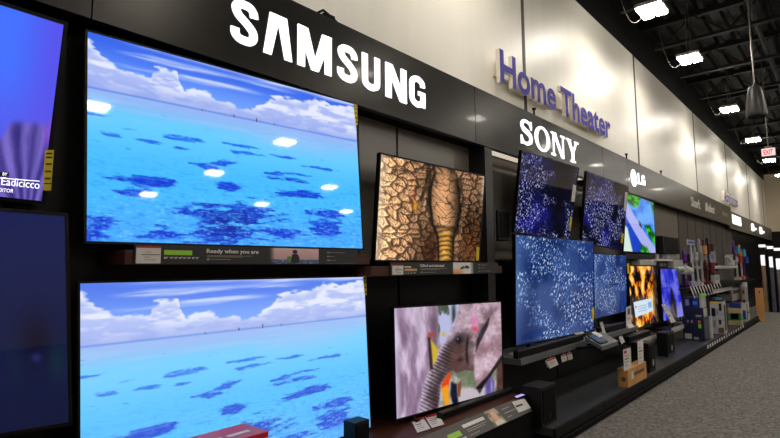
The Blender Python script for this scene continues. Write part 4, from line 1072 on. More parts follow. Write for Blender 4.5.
# subwoofers
def sub(label, xl, xc, xr, yb, yt):
    b = boxpx(xl, xc, xr, yb, yt, PZ)
    y1 = min(b[3], b[2]+.45)
    t = thing('subwoofer', label, 'subwoofer', ((b[0]+b[1])/2, (b[2]+y1)/2, PZ), 'black speakers on the platform')
    obj('cabinet', BX(b[0], b[1], b[2], y1, PZ, b[5]), M_BLACK, t, bevel=.008)
    obj('grille', BX(b[0]+.03, b[1]-.03, b[2]-.008, b[2], PZ+.05, b[5]-.03), M_BLACKM, t)
    obj('port', MB().cyl(((b[0]+b[1])/2, b[2]-.012, PZ+.12), ((b[0]+b[1])/2, b[2]-.008, PZ+.12), .045, n=18), M_PANELG, t)
    obj('top_plate', BX(b[0]-.005, b[1]+.005, b[2]-.005, y1, b[5], b[5]+.012), M_BLACK, t)
    return b
s1 = sub('black subwoofer on the platform just behind the brown cardboard box', 632, 650, 656, 373, 344.5)
s2 = sub('black subwoofer on the platform farther along, below the violet picture', 657.5, 668.5, 675, 357, 334)
# cardboard box with two sign cards
b = boxpx(618, 628.5, 647, 388, 370, PZ)
t = thing('cardboard_box', 'brown cardboard box with printed side standing on the platform edge', 'box', ((b[0]+b[1])/2, (b[2]+b[3])/2, PZ))
obj('carton', BX(*b), M_KRAFT, t, bevel=.004)
L_ = b[1]-b[0]; H_ = b[5]-b[4]
obj('printed_panel', BX(b[0]+L_*.32, b[0]+L_*.86, b[2]-.003, b[2], PZ+H_*.5, PZ+H_*.7), M_TAPE, t)
obj('shipping_label', BX(b[0]+L_*.17, b[0]+L_*.27, b[2]-.003, b[2], PZ+H_*.38, PZ+H_*.78), mat('label_pale_blue', (190, 210, 220), .5, var=.05), t)
obj('end_mark', MB().cyl((b[0]-.003, (b[2]+b[3])/2-.01, PZ+H_*.45), (b[0], (b[2]+b[3])/2-.01, PZ+H_*.45), H_*.14, n=18), M_TAPE, t)
obj('tape', BX(b[0]-.002, b[1]+.002, (b[2]+b[3])/2-.02, (b[2]+b[3])/2+.02, b[5]-.002, b[5]+.002), mat('tape_tan', (176, 132, 84), .35, var=.05), t)
def stand_card(label, pts, Y, zbase, grp, header=True, lines=4, bx=None):
    q = [at(x, y, Y) for x, y in pts]
    zm = (q[2].z+q[3].z)/2
    for p in q: p.z += 0
    q[2].z = zbase; q[3].z = zbase
    return card_on('sign_card', label, 'sign', q, (0, -1, 0), grp, header=header, lines=lines)
yc = (b[2]+b[3])/2-.06
stand_card('white sign card standing on the cardboard box, nearer the camera', [(623.2, 350), (630.6, 347.5), (631.2, 366), (624, 368)], yc, b[5]+.002, 'sign cards on the cardboard box')
stand_card('white sign card standing on the cardboard box, at its far end', [(637.5, 341.5), (643.2, 340), (643.6, 361), (638.2, 363)], yc+.02, b[5]+.002, 'sign cards on the cardboard box', header=False)

# ------------------------------------------------------------------ charcoal bay shelves
HZ = .70
cL = atz(519.5, 360, HZ)
HY = cL.y; HX0 = cL.x+.03
t = thing('display_shelf', 'grey metal shelf under the largest specked television', 'shelf', (HX0+.8, WALL_Y, HZ-.1))
zlip = at(519.5, 366.3, HY).z
HX1 = at(587, 342, HY).x
obj('board', BX(HX0, HX1, HY+.012, WALL_Y-.001, HZ-.03, HZ), M_SHELFG, t)
obj('front_lip', BX(HX0, HX1, HY, HY+.012, zlip, HZ), M_SHELFG, t, bevel=.002)
obj('end_lip', BX(HX0, HX0+.012, HY+.012, FY-.0, zlip, HZ-.03), M_SHELFG, t)
b = boxpx(None, 519, 586, 357, 350, HZ)
p0 = atz(518, 352.5, HZ+.07); yb_ = HY+.03
xa = at(518.5, 354, yb_).x; xb = at(584, 337, yb_).x
bar('long black soundbar on the grey shelf, below the largest specked television', xa, xb, yb_, yb_+.06, HZ, HZ+.075)
def flat_card(label, pts, Z, grp, header=False, lines=2):
    q = flatq(pts, Z); return card_on('price_card', label, 'price card', q, (0, 0, 1), grp, header=header, lines=lines, th=.004)
g3 = 'small cards on the charcoal bay shelves'
flat_card('small white card flat on the left end of the grey shelf', [(508.5, 353.6), (513.5, 351.2), (520, 354), (515, 356)], HZ+.005, g3)
def tilt_card(label, pts, Y, grp, name='price_card', header=False, lines=2, zsnap=None, hang=False):
    q = [at(x, y, Y) for x, y in pts]
    if zsnap is not None:
        dz = zsnap-min(q[2].z, q[3].z)
        for p in q: p.z += 0
        q[2].z = zsnap; q[3].z = zsnap
    return card_on(name, label, 'price card', q, (0, -1, 0), grp, header=header, lines=lines)
p = at(578, 336, 2.62)
tilt_card('white folded card on top of the soundbar under the largest specked television', [(574.5, 333.5), (582.5, 331.5), (585, 335.5), (576.5, 338.3)], yb_+.03, g3, zsnap=HZ+.0755)
g4 = 'price cards hanging from the grey shelf'
for pts, lab, hd in (([(546.5, 360), (555, 356.8), (558.5, 364.5), (550, 368.5)], 'largest price card hanging under the grey shelf lip', True), ([(561, 355.5), (566, 354), (567.3, 360.5), (562.3, 362.3)], 'left one of the twin small price cards under the grey shelf lip', True), ([(567.2, 353.7), (571.6, 352.3), (573, 358.7), (568.6, 360.3)], 'right one of the twin small price cards under the grey shelf lip', True)):
    q = [at(x, y, HY-.006) for x, y in pts]
    t = card_on('hanging_price_card', lab, 'price card', q, (0, -1, 0), g4, header=hd, lines=3)
    top = (q[0]+q[1])/2
    obj('clip', BX(top.x-.015, top.x+.015, HY-.004, HY, top.z-.01, max(zlip+.012, top.z+.01)), M_SHELFG, t)
q = [at(x, y, HY-.003) for x, y in ((544.8, 361), (547.2, 360.2), (550.2, 366.8), (547.8, 367.6))]
card_on('hanging_price_card', 'grey edge of a card tucked behind the largest hanging price card', 'price card', q, (0, -1, 0), g4, header=False, lines=0, mcard=M_GREYC, th=.002)
# second shelf
J0 = at(602, 338.5, HY).x; J1 = at(632, 329, HY).x
t = thing('display_shelf', 'grey metal shelf under the smaller specked television', 'shelf', ((J0+J1)/2, WALL_Y, HZ-.1))
obj('board', BX(HX1+.01, J1+.3, HY+.012, WALL_Y-.001, HZ-.03, HZ), M_SHELFG, t)
obj('front_lip', BX(HX1+.01, J1+.3, HY, HY+.012, zlip, HZ), M_SHELFG, t, bevel=.002)
xa = at(603.5, 333, yb_).x; xb = at(629, 324, yb_).x
bar('black soundbar on the grey shelf, below the smaller specked television', xa, xb, yb_+.02, yb_+.1, HZ, HZ+.085)
tilt_card('white card leaning on the bar below the smaller specked television', [(600, 322.8), (602.6, 321.6), (605.6, 327), (603, 328.6)], yb_+.01, g3, zsnap=HZ+.001)
# tall sign holder beside the fire television
q = [at(626.2, 307.5, HY+.03), at(631, 305.5, HY+.03), at(631.6, 326.5, HY+.03), at(626.4, 328.5, HY+.03)]
zs = HZ+.001
q[2].z = zs; q[3].z = zs
t = card_on('sign_holder', 'tall pale sign holder with dark square, left of the flame television', 'sign', q, (0, -1, 0), None, header=False, lines=0)
sq = lambda a, b: q[0].lerp(q[1], a).lerp(q[3].lerp(q[2], a), b)
obj('dark_panel', MB().slab([sq(.3, .1), sq(.75, .1), sq(.75, .38), sq(.3, .38)], (0, -1, 0), .002), mat('panel_slate_blue', (70, 84, 120), .5, var=.1), t)
obj('printed_line', MB().slab([sq(.2, .55), sq(.8, .55), sq(.8, .6), sq(.2, .6)], (0, -1, 0), .002), M_INKG, t)
obj('base', MB().slab([sq(0, .86)+V((0, -.01, 0)), sq(1, .86)+V((0, -.01, 0)), sq(1, 1)+V((0, -.04, 0)), sq(0, 1)+V((0, -.04, 0))], (0, 1, 0), .02), M_CARD, t)

# demo stand with tablet: sloped lectern-like pedestal
pn = V(atz(602, 348.5, .62)); 
PYf = 2.16
A = at(602, 347.5, PYf); B = at(618.3, 340, PYf)
x0, x1 = A.x, B.x; zf = (A.z+B.z)/2
yk = PYf+.19
zk = zf+.10
t = thing('demo_shelf', 'grey sloped demo shelf with a tablet, bracketed in front of the grey shelves', 'demo shelf', ((x0+x1)/2, PYf+.15, zf-.05))
def slope(xa, xb, f0, f1, d): 
    return [V((xa, PYf+(yk-PYf)*f0, zf+(zk-zf)*f0+d)), V((xb, PYf+(yk-PYf)*f0, zf+(zk-zf)*f0+d)), V((xb, PYf+(yk-PYf)*f1, zf+(zk-zf)*f1+d)), V((xa, PYf+(yk-PYf)*f1, zf+(zk-zf)*f1+d))]
obj('top', MB().hexa(slope(x0, x1, 0, 1, -.05)+slope(x0, x1, 0, 1, 0)), M_SHELFG, t, bevel=.006)
for f in (.2, .8):
    xx = x0+(x1-x0)*f
    obj('bracket', MB().hexa([V((xx-.02, PYf+.06, zf-.03)), V((xx+.02, PYf+.06, zf-.03)), V((xx+.02, HY, HZ-.075)), V((xx-.02, HY, HZ-.075)), V((xx-.02, PYf+.06, zf-.005)), V((xx+.02, PYf+.06, zf-.005)), V((xx+.02, HY, HZ-.04)), V((xx-.02, HY, HZ-.04))]), M_BLACK, t)
L_ = x1-x0
tb = obj('tablet', MB().hexa(slope(x0+L_*.06, x0+L_*.5, .14, .9, 0)+slope(x0+L_*.06, x0+L_*.5, .14, .9, .014)), M_BEZEL, t)
obj('screen', MB().hexa(slope(x0+L_*.1, x0+L_*.46, .2, .84, .014)+slope(x0+L_*.1, x0+L_*.46, .2, .84, .016)), M_BLUESC, tb)
q = slope(x0+L_*.4, x0+L_*.62, .55, 1, .02)
card_on('price_card', 'white price card lying on the back edge of the sloped demo shelf', 'price card', [q[3], q[2], q[1], q[0]], (0, -.3, 1), g3, header=False, lines=2, th=.004)
q = [at(x, y, 2.2) for x, y in ((618.8, 337), (622, 335.5), (625, 342), (621.6, 344))]
t = card_on('price_card', 'white price card on a small post between demo shelf and subwoofer', 'price card', q, (0, -1, 0), g3, header=False, lines=2)
c = (q[2]+q[3])/2
obj('post', MB().cyl((c.x, c.y+.012, PZ), (c.x, c.y+.012, c.z+.04), .008, n=8), M_BLACK, t)

# flame and violet television shelves
def lip_shelf(label, pa, pb, z, hpx, xa_ext, m=M_SHELFW, zb=None):
    A = atz(*pa, z); Y = A.y; B = at(*pb, Y)
    zl = at(pa[0], pa[1]+hpx, Y).z
    t = thing('display_shelf', label, 'shelf', ((A.x+B.x)/2, WALL_Y, zl))
    obj('board', BX(A.x-xa_ext, B.x, Y+.012, WALL_Y-.001, z-.03, z), M_BLACK, t)
    obj('price_channel', BX(A.x, B.x, Y, Y+.012, zl, z), m, t)
    return A, B, Y
A, B, Y = lip_shelf('black shelf with pale price channel under the flame television', (638, 341), (660, 331.8), .46, 4.6, .3)
xa = at(629, 335, Y+.06).x; xb = at(650, 329.5, Y+.06).x
bar('black soundbar with yellow sticker on the shelf under the flame television', xa, xb, Y+.05, Y+.17, .46, .54)
yq = at(638, 336.5, Y+.05)
tilt_card('small white card flat beside the bar under the flame television', [(641, 331.8), (647.5, 329.6), (649, 331), (642, 333.2)], Y+.2, g3, zsnap=.461)
A2, B2, Y2s = lip_shelf('black shelf with white price channel under the violet television', (671.8, 328.5), (684.8, 321.2), .46, 4.6, .2)
q = [at(661.5, 304.8, Y2s+.08), at(665.4, 304.3, Y2s+.08), at(676, 321.5, Y2s+.03), at(671.3, 323.2, Y2s+.03)]
t = card_on('sign_card', 'long tilted white sign card leaning in front of the violet television', 'sign', q, (0, -1, 0), None, header=False, lines=2)
pl = (q[2]+q[3])/2
obj('easel', MB().cyl((pl.x, pl.y+.02, .46), (pl.x, pl.y+.02, pl.z+.06), .012, n=8), M_BLACK, t)
q = [at(633, 326.5, Y+.3), at(635, 326, Y+.3), at(640, 330.8, Y+.26), at(637.5, 331.3, Y+.26)]
q[2].z = q[3].z = .461
card_on('price_card', 'thin white card leaning at the left of the flame television shelf', 'price card', q, (0, -1, 0), g3, header=False, lines=1)

# ------------------------------------------------------------------ taupe bay: speaker boxes and headers above the far televisions
def wallbox(name, label, cat, xa, xb, yt, yb, Y, m, grp=None, parts=(), bev=.006):
    A = at(xa, (yt+yb)/2, Y); B = at(xb, (yt+yb)/2, Y)
    xm = (xa+xb)/2
    zt, zb = at(xm, yt, Y).z, at(xm, yb, Y).z
    t = thing(name, label, cat, ((A.x+B.x)/2, WALL_Y, zb), grp)
    obj('body', BX(A.x, B.x, Y, WALL_Y-.001, zb, zt), m, t, bevel=bev)
    for nm, fa, fb, f0, f1, mm in parts:
        obj(nm, BX(A.x+(B.x-A.x)*fa, A.x+(B.x-A.x)*fb, Y-.006, Y, zt-(zt-zb)*f1, zt-(zt-zb)*f0), mm, t)
    return t
wallbox('wall_speaker', 'large black speaker box on the taupe bay beside the landscape screen', 'speaker', 663.5, 679, 237, 253.5, 2.74, M_BLACK, None, (('grille', .06, .94, .05, .95, M_BLACKM),))
wallbox('header_shelf', 'black ledge directly under the landscape screen', 'shelf', 626, 655.5, 254.5, 259.2, 2.82, M_BLACK)
wallbox('header_shelf', 'pale header ledge above the flame television', 'shelf', 640, 656.5, 259.8, 265.3, 2.8, M_WHITEC)
wallbox('header_shelf', 'cream price ledge above the violet television', 'shelf', 657.5, 673, 258.8, 261.2, 2.74, M_SHELFW)
wallbox('header_shelf', 'broad pale header ledge left of the vacuum cleaners', 'shelf', 674, 683, 259.8, 268, 2.74, M_WHITEC)
for k, (xa, xb, m) in enumerate(((656.8, 659.4, M_GREYC), (659.6, 662.2, M_BLACK), (662.4, 666.5, M_GREYC), (667, 671.2, M_WHITEC), (671.4, 676, M_LGREY), (676.2, 679.5, M_WHITEC))):
    labs = ['grey boxed product above the cream price ledge, first from the landscape screen', 'black boxed product above the cream price ledge, second from the landscape screen', 'grey boxed product above the cream price ledge, third from the landscape screen', 'white boxed product above the cream price ledge, fourth in the row', 'light grey boxed product above the cream price ledge, fifth in the row', 'white boxed product at the vacuum end of the row above the cream price ledge']
    wallbox('product_box', labs[k], 'box', xa, xb, 254.2, 258.6, 2.8, m, 'boxed products above the cream price ledge')
wallbox('product_box', 'dark boxed product hanging just above the violet television', 'box', 657.8, 668, 261.8, 267.5, 2.86, M_BLACK, None, (('label', .2, .5, .2, .8, M_GREYC), ('label', .6, .8, .2, .8, M_GREYC)))

# ------------------------------------------------------------------ vacuum shelf
VY = 2.5
VZ = at(700, 285.2, VY).z
VX0, VX1 = at(681, 285, VY-.1).x, at(748, 285, VY-.1).x+1.2
VX0 = at(684.5, 300, 2.75).x+.06
XFR = at(684.8, 286, VY-.14).x
t = thing('wall_shelf', 'long dark wall shelf carrying the row of vacuum cleaners', 'shelf', ((VX0+VX1)/2, WALL_Y, VZ-.05))
obj('board', BX(VX0, VX1, VY-.14, WALL_Y-.001, VZ-.04, VZ), M_BLACK, t)
obj('front_ledge', BX(XFR, VX0, VY-.14, VY-.03, VZ-.04, VZ), M_BLACK, t)
obj('price_rail', BX(XFR, VX1, VY-.15, VY-.14, VZ-.06, VZ+.01), M_BLACKM, t)
first = None
for k in range(11):
    px = 691.5+2.9*k
    A = at(px, 289, VY-.16)
    lab = 'white slanted price tag on the rail of the vacuum shelf'
    w = .06; hgt = .17
    if first is None:
        first = thing('hanging_price_tag', lab, 'price tag', A, 'slanted price tags on the vacuum shelf'); f0 = A.copy()
        q = [V((A.x-.11, A.y+.003, VZ+.02)), V((A.x-.03, A.y+.003, VZ+.02)), V((A.x+.13, A.y-.03, VZ-.2)), V((A.x+.05, A.y-.03, VZ-.2))]
        obj('card', MB().slab(q, (0, -1, 0), .004), M_CARD, first)
        obj('barcode', MB().slab([q[0].lerp(q[3], .6)+V((.01, -.0045, 0)), q[1].lerp(q[2], .6)+V((-.01, -.0045, 0)), q[1].lerp(q[2], .85)+V((-.01, -.0045, 0)), q[0].lerp(q[3], .85)+V((.01, -.0045, 0))], (0, -1, 0), .001), M_INKG, first)
    else:
        copy_thing(first, V((A.x-f0.x, 0, 0)), lab)
def stick_vac(label, ptop, zfoot, Y, mbody, macc, wandm=M_LGREY, lean=.0, scale=1., pb=None):
    A = at(*ptop, Y)
    foot = V((A.x+lean, Y, zfoot))
    top = V((A.x, Y, A.z)); H = top.z-foot.z; d = (foot-top)
    t = thing('stick_vacuum', label, 'vacuum cleaner', foot, 'vacuum cleaners on the wall shelf')
    obj('wand', MB().cyl(top+d*.3, top+d*.93, .022*scale, n=10), wandm, t)
    obj('motor_body', MB().cyl(top+d*.08, top+d*.26, .045*scale, .055*scale, n=16).cyl(top+d*.26, top+d*.32, .055*scale, .03*scale, n=16), mbody, t)
    c = top+d*.16+V((-.0, -.07*scale, 0))
    obj('dust_bin', MB().cyl(c+V((0, -.02, .08*scale)), c+V((0, -.02, -.1*scale)), .04*scale, n=16), macc, t)
    ring = [top+V((0, .02, -.02))+V((math.cos(a)*.075*scale, math.cos(a)*.03, math.sin(a)*.09*scale)) for a in [2*math.pi*k/12 for k in range(13)]]
    obj('handle', MB().tube(ring, .016*scale, n=8), mbody, t)
    obj('floor_head', MB().box(foot.x-.13*scale, foot.x+.13*scale, foot.y-.07, foot.y+.06, foot.z, foot.z+.07).cyl(foot+V((0, 0, .05)), foot+V((0, 0, .14)), .03, n=10), macc if mbody == M_WHITEC else mbody, t)
    return t
stick_vac('stick vacuum with purple handle and yellow trim, first on the vacuum shelf', (684.3, 253), VZ, 2.82, M_PURP, M_SPKG, M_SILV, scale=1.1)
stick_vac('broad white upright vacuum beside the blue topped sign pole', (691.5, 251), VZ, 2.74, M_WHITEC, M_LGREY, M_WHITEC, scale=1.15)
stick_vac('plain light grey vacuum wand leaning forward, third on the vacuum shelf', (695.5, 250.5), VZ, 2.45, M_LGREY, M_SILV, M_LGREY, lean=.12, scale=1.0)
stick_vac('white vacuum with round orange hub, standing tall on the vacuum shelf', (699.5, 243), VZ, 2.6, M_WHITEC, M_KRAFT, M_WHITEC, lean=.1, scale=1.1)
stick_vac('dark red stick vacuum, next to the white one with the round hub', (704, 242), VZ, 2.6, M_MAROON, M_MAROON, M_SILV, lean=.05, scale=1.0)
stick_vac('black looped stick vacuum hanging above the grey boxed vacuum', (707.6, 241), VZ, 2.66, M_BLACK, M_SPKG, M_SPKG, scale=1.0)
stick_vac('maroon canister vacuum below the grey boxed vacuum', (706.2, 264), VZ, 2.42, M_MAROON, M_MAROON, M_MAROON, scale=1.3)
stick_vac('blue grey vacuum right of the maroon canister', (712, 263.5), VZ, 2.7, mat('plastic_blue_grey', (104, 112, 140), .35, var=.1), M_SPKG, M_SPKG, scale=1.1)
# far group
stick_vac('far stick vacuum with purple and teal top', (733.8, 244), VZ, 2.66, M_PURP, M_TEAL, M_SPKG, scale=1.2)
stick_vac('far stick vacuum with bright orange top', (739.5, 247.5), VZ, 2.56, M_ORANGE, M_TEAL, M_LGREY, lean=.1, scale=1.2)
stick_vac('far grey stick vacuum left of the bright orange one', (736, 255), VZ, 2.5, M_LGREY, M_CARDR, M_LGREY, scale=1.2)
stick_vac('last stick vacuum at the far end, with violet wand', (742.5, 256), VZ, 2.62, M_SPKG, M_BLUEP, M_PURP, lean=.2, scale=1.2)
# sign pole
A = at(690.6, 242.5, 2.46)
t = thing('pole_sign', 'blue and white sign plate on a thin white pole above the vacuums', 'sign', (A.x, 2.46, VZ))
a = at(687.4, 242.5, 2.46).x; b = at(694.6, 242.5, 2.46).x; z0, z1 = at(691, 245, 2.46).z, at(691, 240, 2.46).z
obj('plate', BX(a, b, 2.455, 2.475, z0, z1), M_WHITEC, t); obj('blue_panel', BX(a+.05, b-.04, 2.45, 2.455, z0+.03, z1-.03), M_BLUEP, t)
obj('pole', MB().cyl((A.x, 2.465, VZ), (A.x, 2.465, z0), .018, n=8), M_WHITEC, t); obj('foot', BX(A.x-.06, A.x+.06, 2.41, 2.52, VZ, VZ+.015), M_WHITEC, t)
# handheld lying on its own bracket
A = at(679.5, 269.5, 2.36); B = at(693.5, 271, 2.36)
t = thing('handheld_vacuum', 'white handheld vacuum held level on a post in front of the vacuum shelf', 'vacuum cleaner', ((A.x+B.x)/2, 2.4, VZ))
zc = A.z
obj('nozzle', MB().cyl((A.x, 2.42, zc+.02), (A.x+(B.x-A.x)*.5, 2.42, zc), .025, .05, n=14), M_LGREY, t)
obj('motor_body', MB().cyl((A.x+(B.x-A.x)*.45, 2.42, zc-.0), (B.x, 2.42, zc-.04), .09, .075, n=16), M_WHITEC, t)
obj('handle', MB().tube([(B.x-.1, 2.42, zc+.05), (B.x+.06, 2.42, zc+.12), (B.x+.1, 2.42, zc-.02), (B.x-.02, 2.42, zc-.09)], .025, n=8), M_BLACK, t)
obj('post', MB().cyl((A.x+(B.x-A.x)*.6, 2.44, VZ), (A.x+(B.x-A.x)*.6, 2.44, zc), .025, n=8), M_BLACK, t)
obj('button', MB().cyl((A.x+.1, 2.4, zc), (A.x+.1, 2.37, zc), .03, n=10), M_LIME, t)
wallbox('vacuum_box', 'grey boxed vacuum with blue label on the upper wall hook', 'box', 708.2, 715.5, 249.5, 263, 2.76, M_GREYC, None, (('blue_label', .35, .7, .35, .7, M_BLUEP),))
wallbox('wall_shelf', 'short white shelf under the grey boxed vacuum', 'shelf', 713, 737.5, 265.8, 268.5, 2.4, M_WHITEC)
bxs = at(716.5, 282, 2.44)
t = thing('product_box', 'white product box on the vacuum shelf, beside the blue grey vacuum', 'box', (bxs.x, 2.5, VZ))
obj('carton', BX(at(714.6, 280, 2.44).x, at(719.8, 280, 2.44).x, 2.44, 2.52, VZ, at(717, 275, 2.44).z), M_WHITEC, t, bevel=.006)
obj('label', BX(at(715.6, 280, 2.44).x, at(718.8, 280, 2.44).x, 2.436, 2.44, VZ+.08, VZ+.16), M_GREYC, t)
A = at(726, 256, 2.46); B = at(737, 268, 2.46)
t = thing('steam_mop', 'white appliance with a grey wand slanting up to the left, above the short white shelf', 'vacuum cleaner', (B.x, 2.5, at(734, 268, 2.4).z))
zs = at(725.5, 265.8, 2.4).z+.012
obj('body', MB().cyl((at(732, 266, 2.5).x, 2.55, zs), (at(732, 266, 2.5).x, 2.55, zs+.3), .13, .1, n=16), M_WHITEC, t)
obj('wand', MB().cyl((at(732, 266, 2.5).x-.05, 2.52, zs+.12), (at(725.5, 256.5, 2.46).x, 2.45, at(725.5, 256.5, 2.46).z), .035, n=8), M_LGREY, t)
obj('hose', MB().tube([(at(732, 266, 2.5).x+.1*math.cos(k), 2.42, zs+.25+.12*math.sin(k)) for k in [x*.5 for x in range(9)]], .03, n=8), M_SPKG, t)

# ------------------------------------------------------------------ stock on the far platform
def carton(label, xl, xc, xr, yb, yt, zb, m, grp=None, parts=(), ymax=WALL_Y-.03, xmax=None, name='product_carton'):
    b = boxpx(xl, xc, xr, yb, yt, zb)
    y1 = min(b[3], ymax) if b[3] else b[2]+.3
    x1 = b[1]
    t = thing(name, label, 'box', ((b[0]+x1)/2, (b[2]+y1)/2, zb), grp)
    obj('carton', BX(b[0], x1, b[2], y1, zb, b[5]), m, t, bevel=.006)
    H = b[5]-zb; W = y1-b[2]; L = x1-b[0]
    for face, nm, a, c, f0, f1, mm in parts:   # fractions measured as seen: left to right, bottom to top
        if face == 'e': obj(nm, BX(b[0]-.005, b[0], y1-W*c, y1-W*a, zb+H*f0, zb+H*f1), mm, t)
        else: obj(nm, BX(b[0]+L*a, b[0]+L*c, b[2]-.005, b[2], zb+H*f0, zb+H*f1), mm, t)
    return (b[0], x1, b[2], y1, zb, b[5])
gs = 'boxed stock on the far platform'
c1 = carton('large navy carton at the bottom of the stack with a white label', 683.5, 705, 709.3, 341.3, 318.5, PZ, M_NAVY, gs, (('e', 'white_label', .08, .4, .06, .3, M_WHITEC), ('e', 'grey_label', .5, .72, .04, .16, M_GREYC), ('e', 'orange_mark', .74, .86, .78, .9, M_ORANGE), ('e', 'green_mark', .74, .87, .56, .74, M_LIME), ('e', 'lens_mark', .22, .3, .78, .9, M_GREYC), ('e', 'lens_mark', .4, .5, .78, .9, M_GREYC), ('f', 'side_panel', .1, .9, .05, .95, mat('carton_slate', (70, 78, 96), .5, var=.2))))
c1b = carton('flat white panel carton standing against the navy carton', 709.5, 712.4, 713.4, 338.6, 316.8, PZ, M_WHITEC, gs)
def stack(label, base, xl, xc, yt, m, parts=(), inset=.03, depth=None):
    """carton resting on base; xl..xc is its end face as seen"""
    x0 = base[0]+inset; z = base[5]+.001
    y0 = solve_px(lambda y: V((x0, y, z)), xc, base[2]-1, base[3]+2); y1 = solve_px(lambda y: V((x0, y, z)), xl, base[2]-1, base[3]+2)
    y0 = max(y0, base[2]+.005); y1 = min(y1, base[3]-.005)
    d = ray(xc, yt); z1 = 1.6+d.z*(x0*d.x+y0*d.y)/(d.x*d.x+d.y*d.y)
    x1 = base[1]-.02 if depth is None else x0+depth
    t = thing('product_carton', label, 'box', ((x0+x1)/2, (y0+y1)/2, z), gs)
    obj('carton', BX(x0, x1, y0, y1, z, z1), m, t, bevel=.006)
    H = z1-z; W = y1-y0; L = x1-x0
    for face, nm, a, c, f0, f1, mm in parts:
        if face == 'e': obj(nm, BX(x0-.005, x0, y1-W*c, y1-W*a, z+H*f0, z+H*f1), mm, t)
        else: obj(nm, BX(x0+L*a, x0+L*c, y0-.005, y0, z+H*f0, z+H*f1), mm, t)
    return (x0, x1, y0, y1, z, z1)
c2 = stack('dark navy carton resting on top of the large navy carton', c1, 684.5, 703.5, 308, M_NAVY, (('f', 'white_panel', .1, .9, .1, .9, M_WHITEC), ('e', 'pale_mark', .6, .9, .1, .3, M_INKG)))
c3 = stack('bright blue carton with white picture, top of the stack, left one', c2, 683.5, 691, 297.5, M_BLUE, (('e', 'white_picture', .2, .7, .2, .8, M_WHITEC),))
c4 = stack('bright blue carton with pale picture, top of the stack, right one', c2, 692, 698.6, 297.5, M_BLUE, (('e', 'pale_picture', .15, .8, .3, .6, mat('picture_sky', (80, 150, 220), .4, var=.2)),))
c5 = stack('small white and lime carton beside the bright blue cartons', c2, 699.6, 703, 294, M_WHITEC, (('e', 'lime_cap', .1, .9, .78, 1, M_LIME), ('f', 'lime_cap', .1, .9, .78, 1, M_LIME)))
c6 = carton('tall white carton with black pictures, right of the navy stack', 711.5, 725, 727.6, 334.5, 302, PZ, M_WHITEC, gs, (('e', 'yellow_header', .05, .7, .93, .99, M_YEL), ('e', 'black_picture', .12, .4, .55, .8, M_BLACK), ('e', 'grey_picture', .45, .62, .6, .76, M_GREYC), ('e', 'black_picture', .68, .88, .72, .95, M_BLACK), ('e', 'black_picture', .6, .8, .3, .45, M_SPKG), ('e', 'brown_picture', .55, .95, .04, .2, M_TAPE), ('e', 'grey_picture', .15, .4, .2, .42, M_GREYC), ('f', 'side_text', .2, .7, .1, .9, M_BLACK)))
stack('flat teal topped carton lying on the tall white carton', c6, 712, 724.5, 298, M_SPKG, (('e', 'teal_edge', .3, .95, .5, .9, M_TEAL),))
c7 = carton('tan and green carton with a black picture, low on the platform', 728.5, 742, 743.3, 325.5, 308.5, PZ, mat('carton_tan', (186, 158, 116), .6, var=.08), gs, (('e', 'green_band', .02, .98, .28, .7, M_GRN), ('e', 'black_picture', .2, .8, .34, .68, M_BLACK), ('f', 'green_band', .1, .9, .28, .7, M_GRN)))
c8 = stack('blue carton lying on the tan and green carton', c7, 729.5, 741.3, 303, M_BLUE)
c9 = carton('white and blue tall carton at the far end of the platform stock', 742.5, 747.3, 750.2, 321.5, 303, PZ, M_WHITEC, gs, (('e', 'blue_panel', .2, .8, .1, .6, M_BLUE), ('f', 'black_stripe', .1, .3, .05, .95, M_BLACK), ('f', 'grey_stripe', .4, .95, .4, .5, M_SPKG)))
c10 = stack('grey printed carton on top of the white and blue carton at the far end', c9, 742.8, 747, 287, M_GREYC, (('e', 'dark_lettering', .08, .8, .55, .8, M_SPKG), ('e', 'dark_base', .0, .95, .02, .2, M_SPKG)))
A = at(736, 301.5, 2.4); B = at(744, 301.5, 2.4)
t = thing('product_carton', 'grey carton with dark lettering on a wall bracket above the tan and green carton', 'box', ((A.x+B.x)/2, 2.6, A.z), gs)
zt = at(740, 287.5, 2.4).z
obj('carton', BX(A.x, B.x, 2.48, 2.85, A.z, zt), M_GREYC, t, bevel=.006)
obj('dark_lettering', BX(A.x+.2, B.x-.2, 2.474, 2.48, A.z+(zt-A.z)*.55, A.z+(zt-A.z)*.8), M_SPKG, t)
obj('dark_lettering', BX(A.x-.006, A.x, 2.53, 2.8, A.z+(zt-A.z)*.55, A.z+(zt-A.z)*.8), M_SPKG, t)
t = thing('wall_shelf', 'black wall bracket shelf under the grey carton with dark lettering', 'shelf', ((A.x+B.x)/2, WALL_Y, A.z-.04))
obj('board', BX(A.x-.05, B.x+.05, 2.46, WALL_Y-.001, A.z-.04, A.z-.001), M_BLACK, t)
# shelf behind carrying the upper stock
t = thing('wall_shelf', 'white edged shelf below the slanted price tags', 'shelf', (at(724, 290, 2.45).x, WALL_Y, at(724, 292, 2.45).z))
xa, xb = at(713, 290, 2.45).x, at(732.5, 290, 2.45).x; z0, z1 = at(723, 291.6, 2.45).z, at(723, 288, 2.45).z
obj('board', BX(xa, xb, 2.47, WALL_Y-.001, z0, z1), M_BLACK, t); obj('white_edge', BX(xa, xb, 2.455, 2.47, z0, z1), M_WHITEC, t)
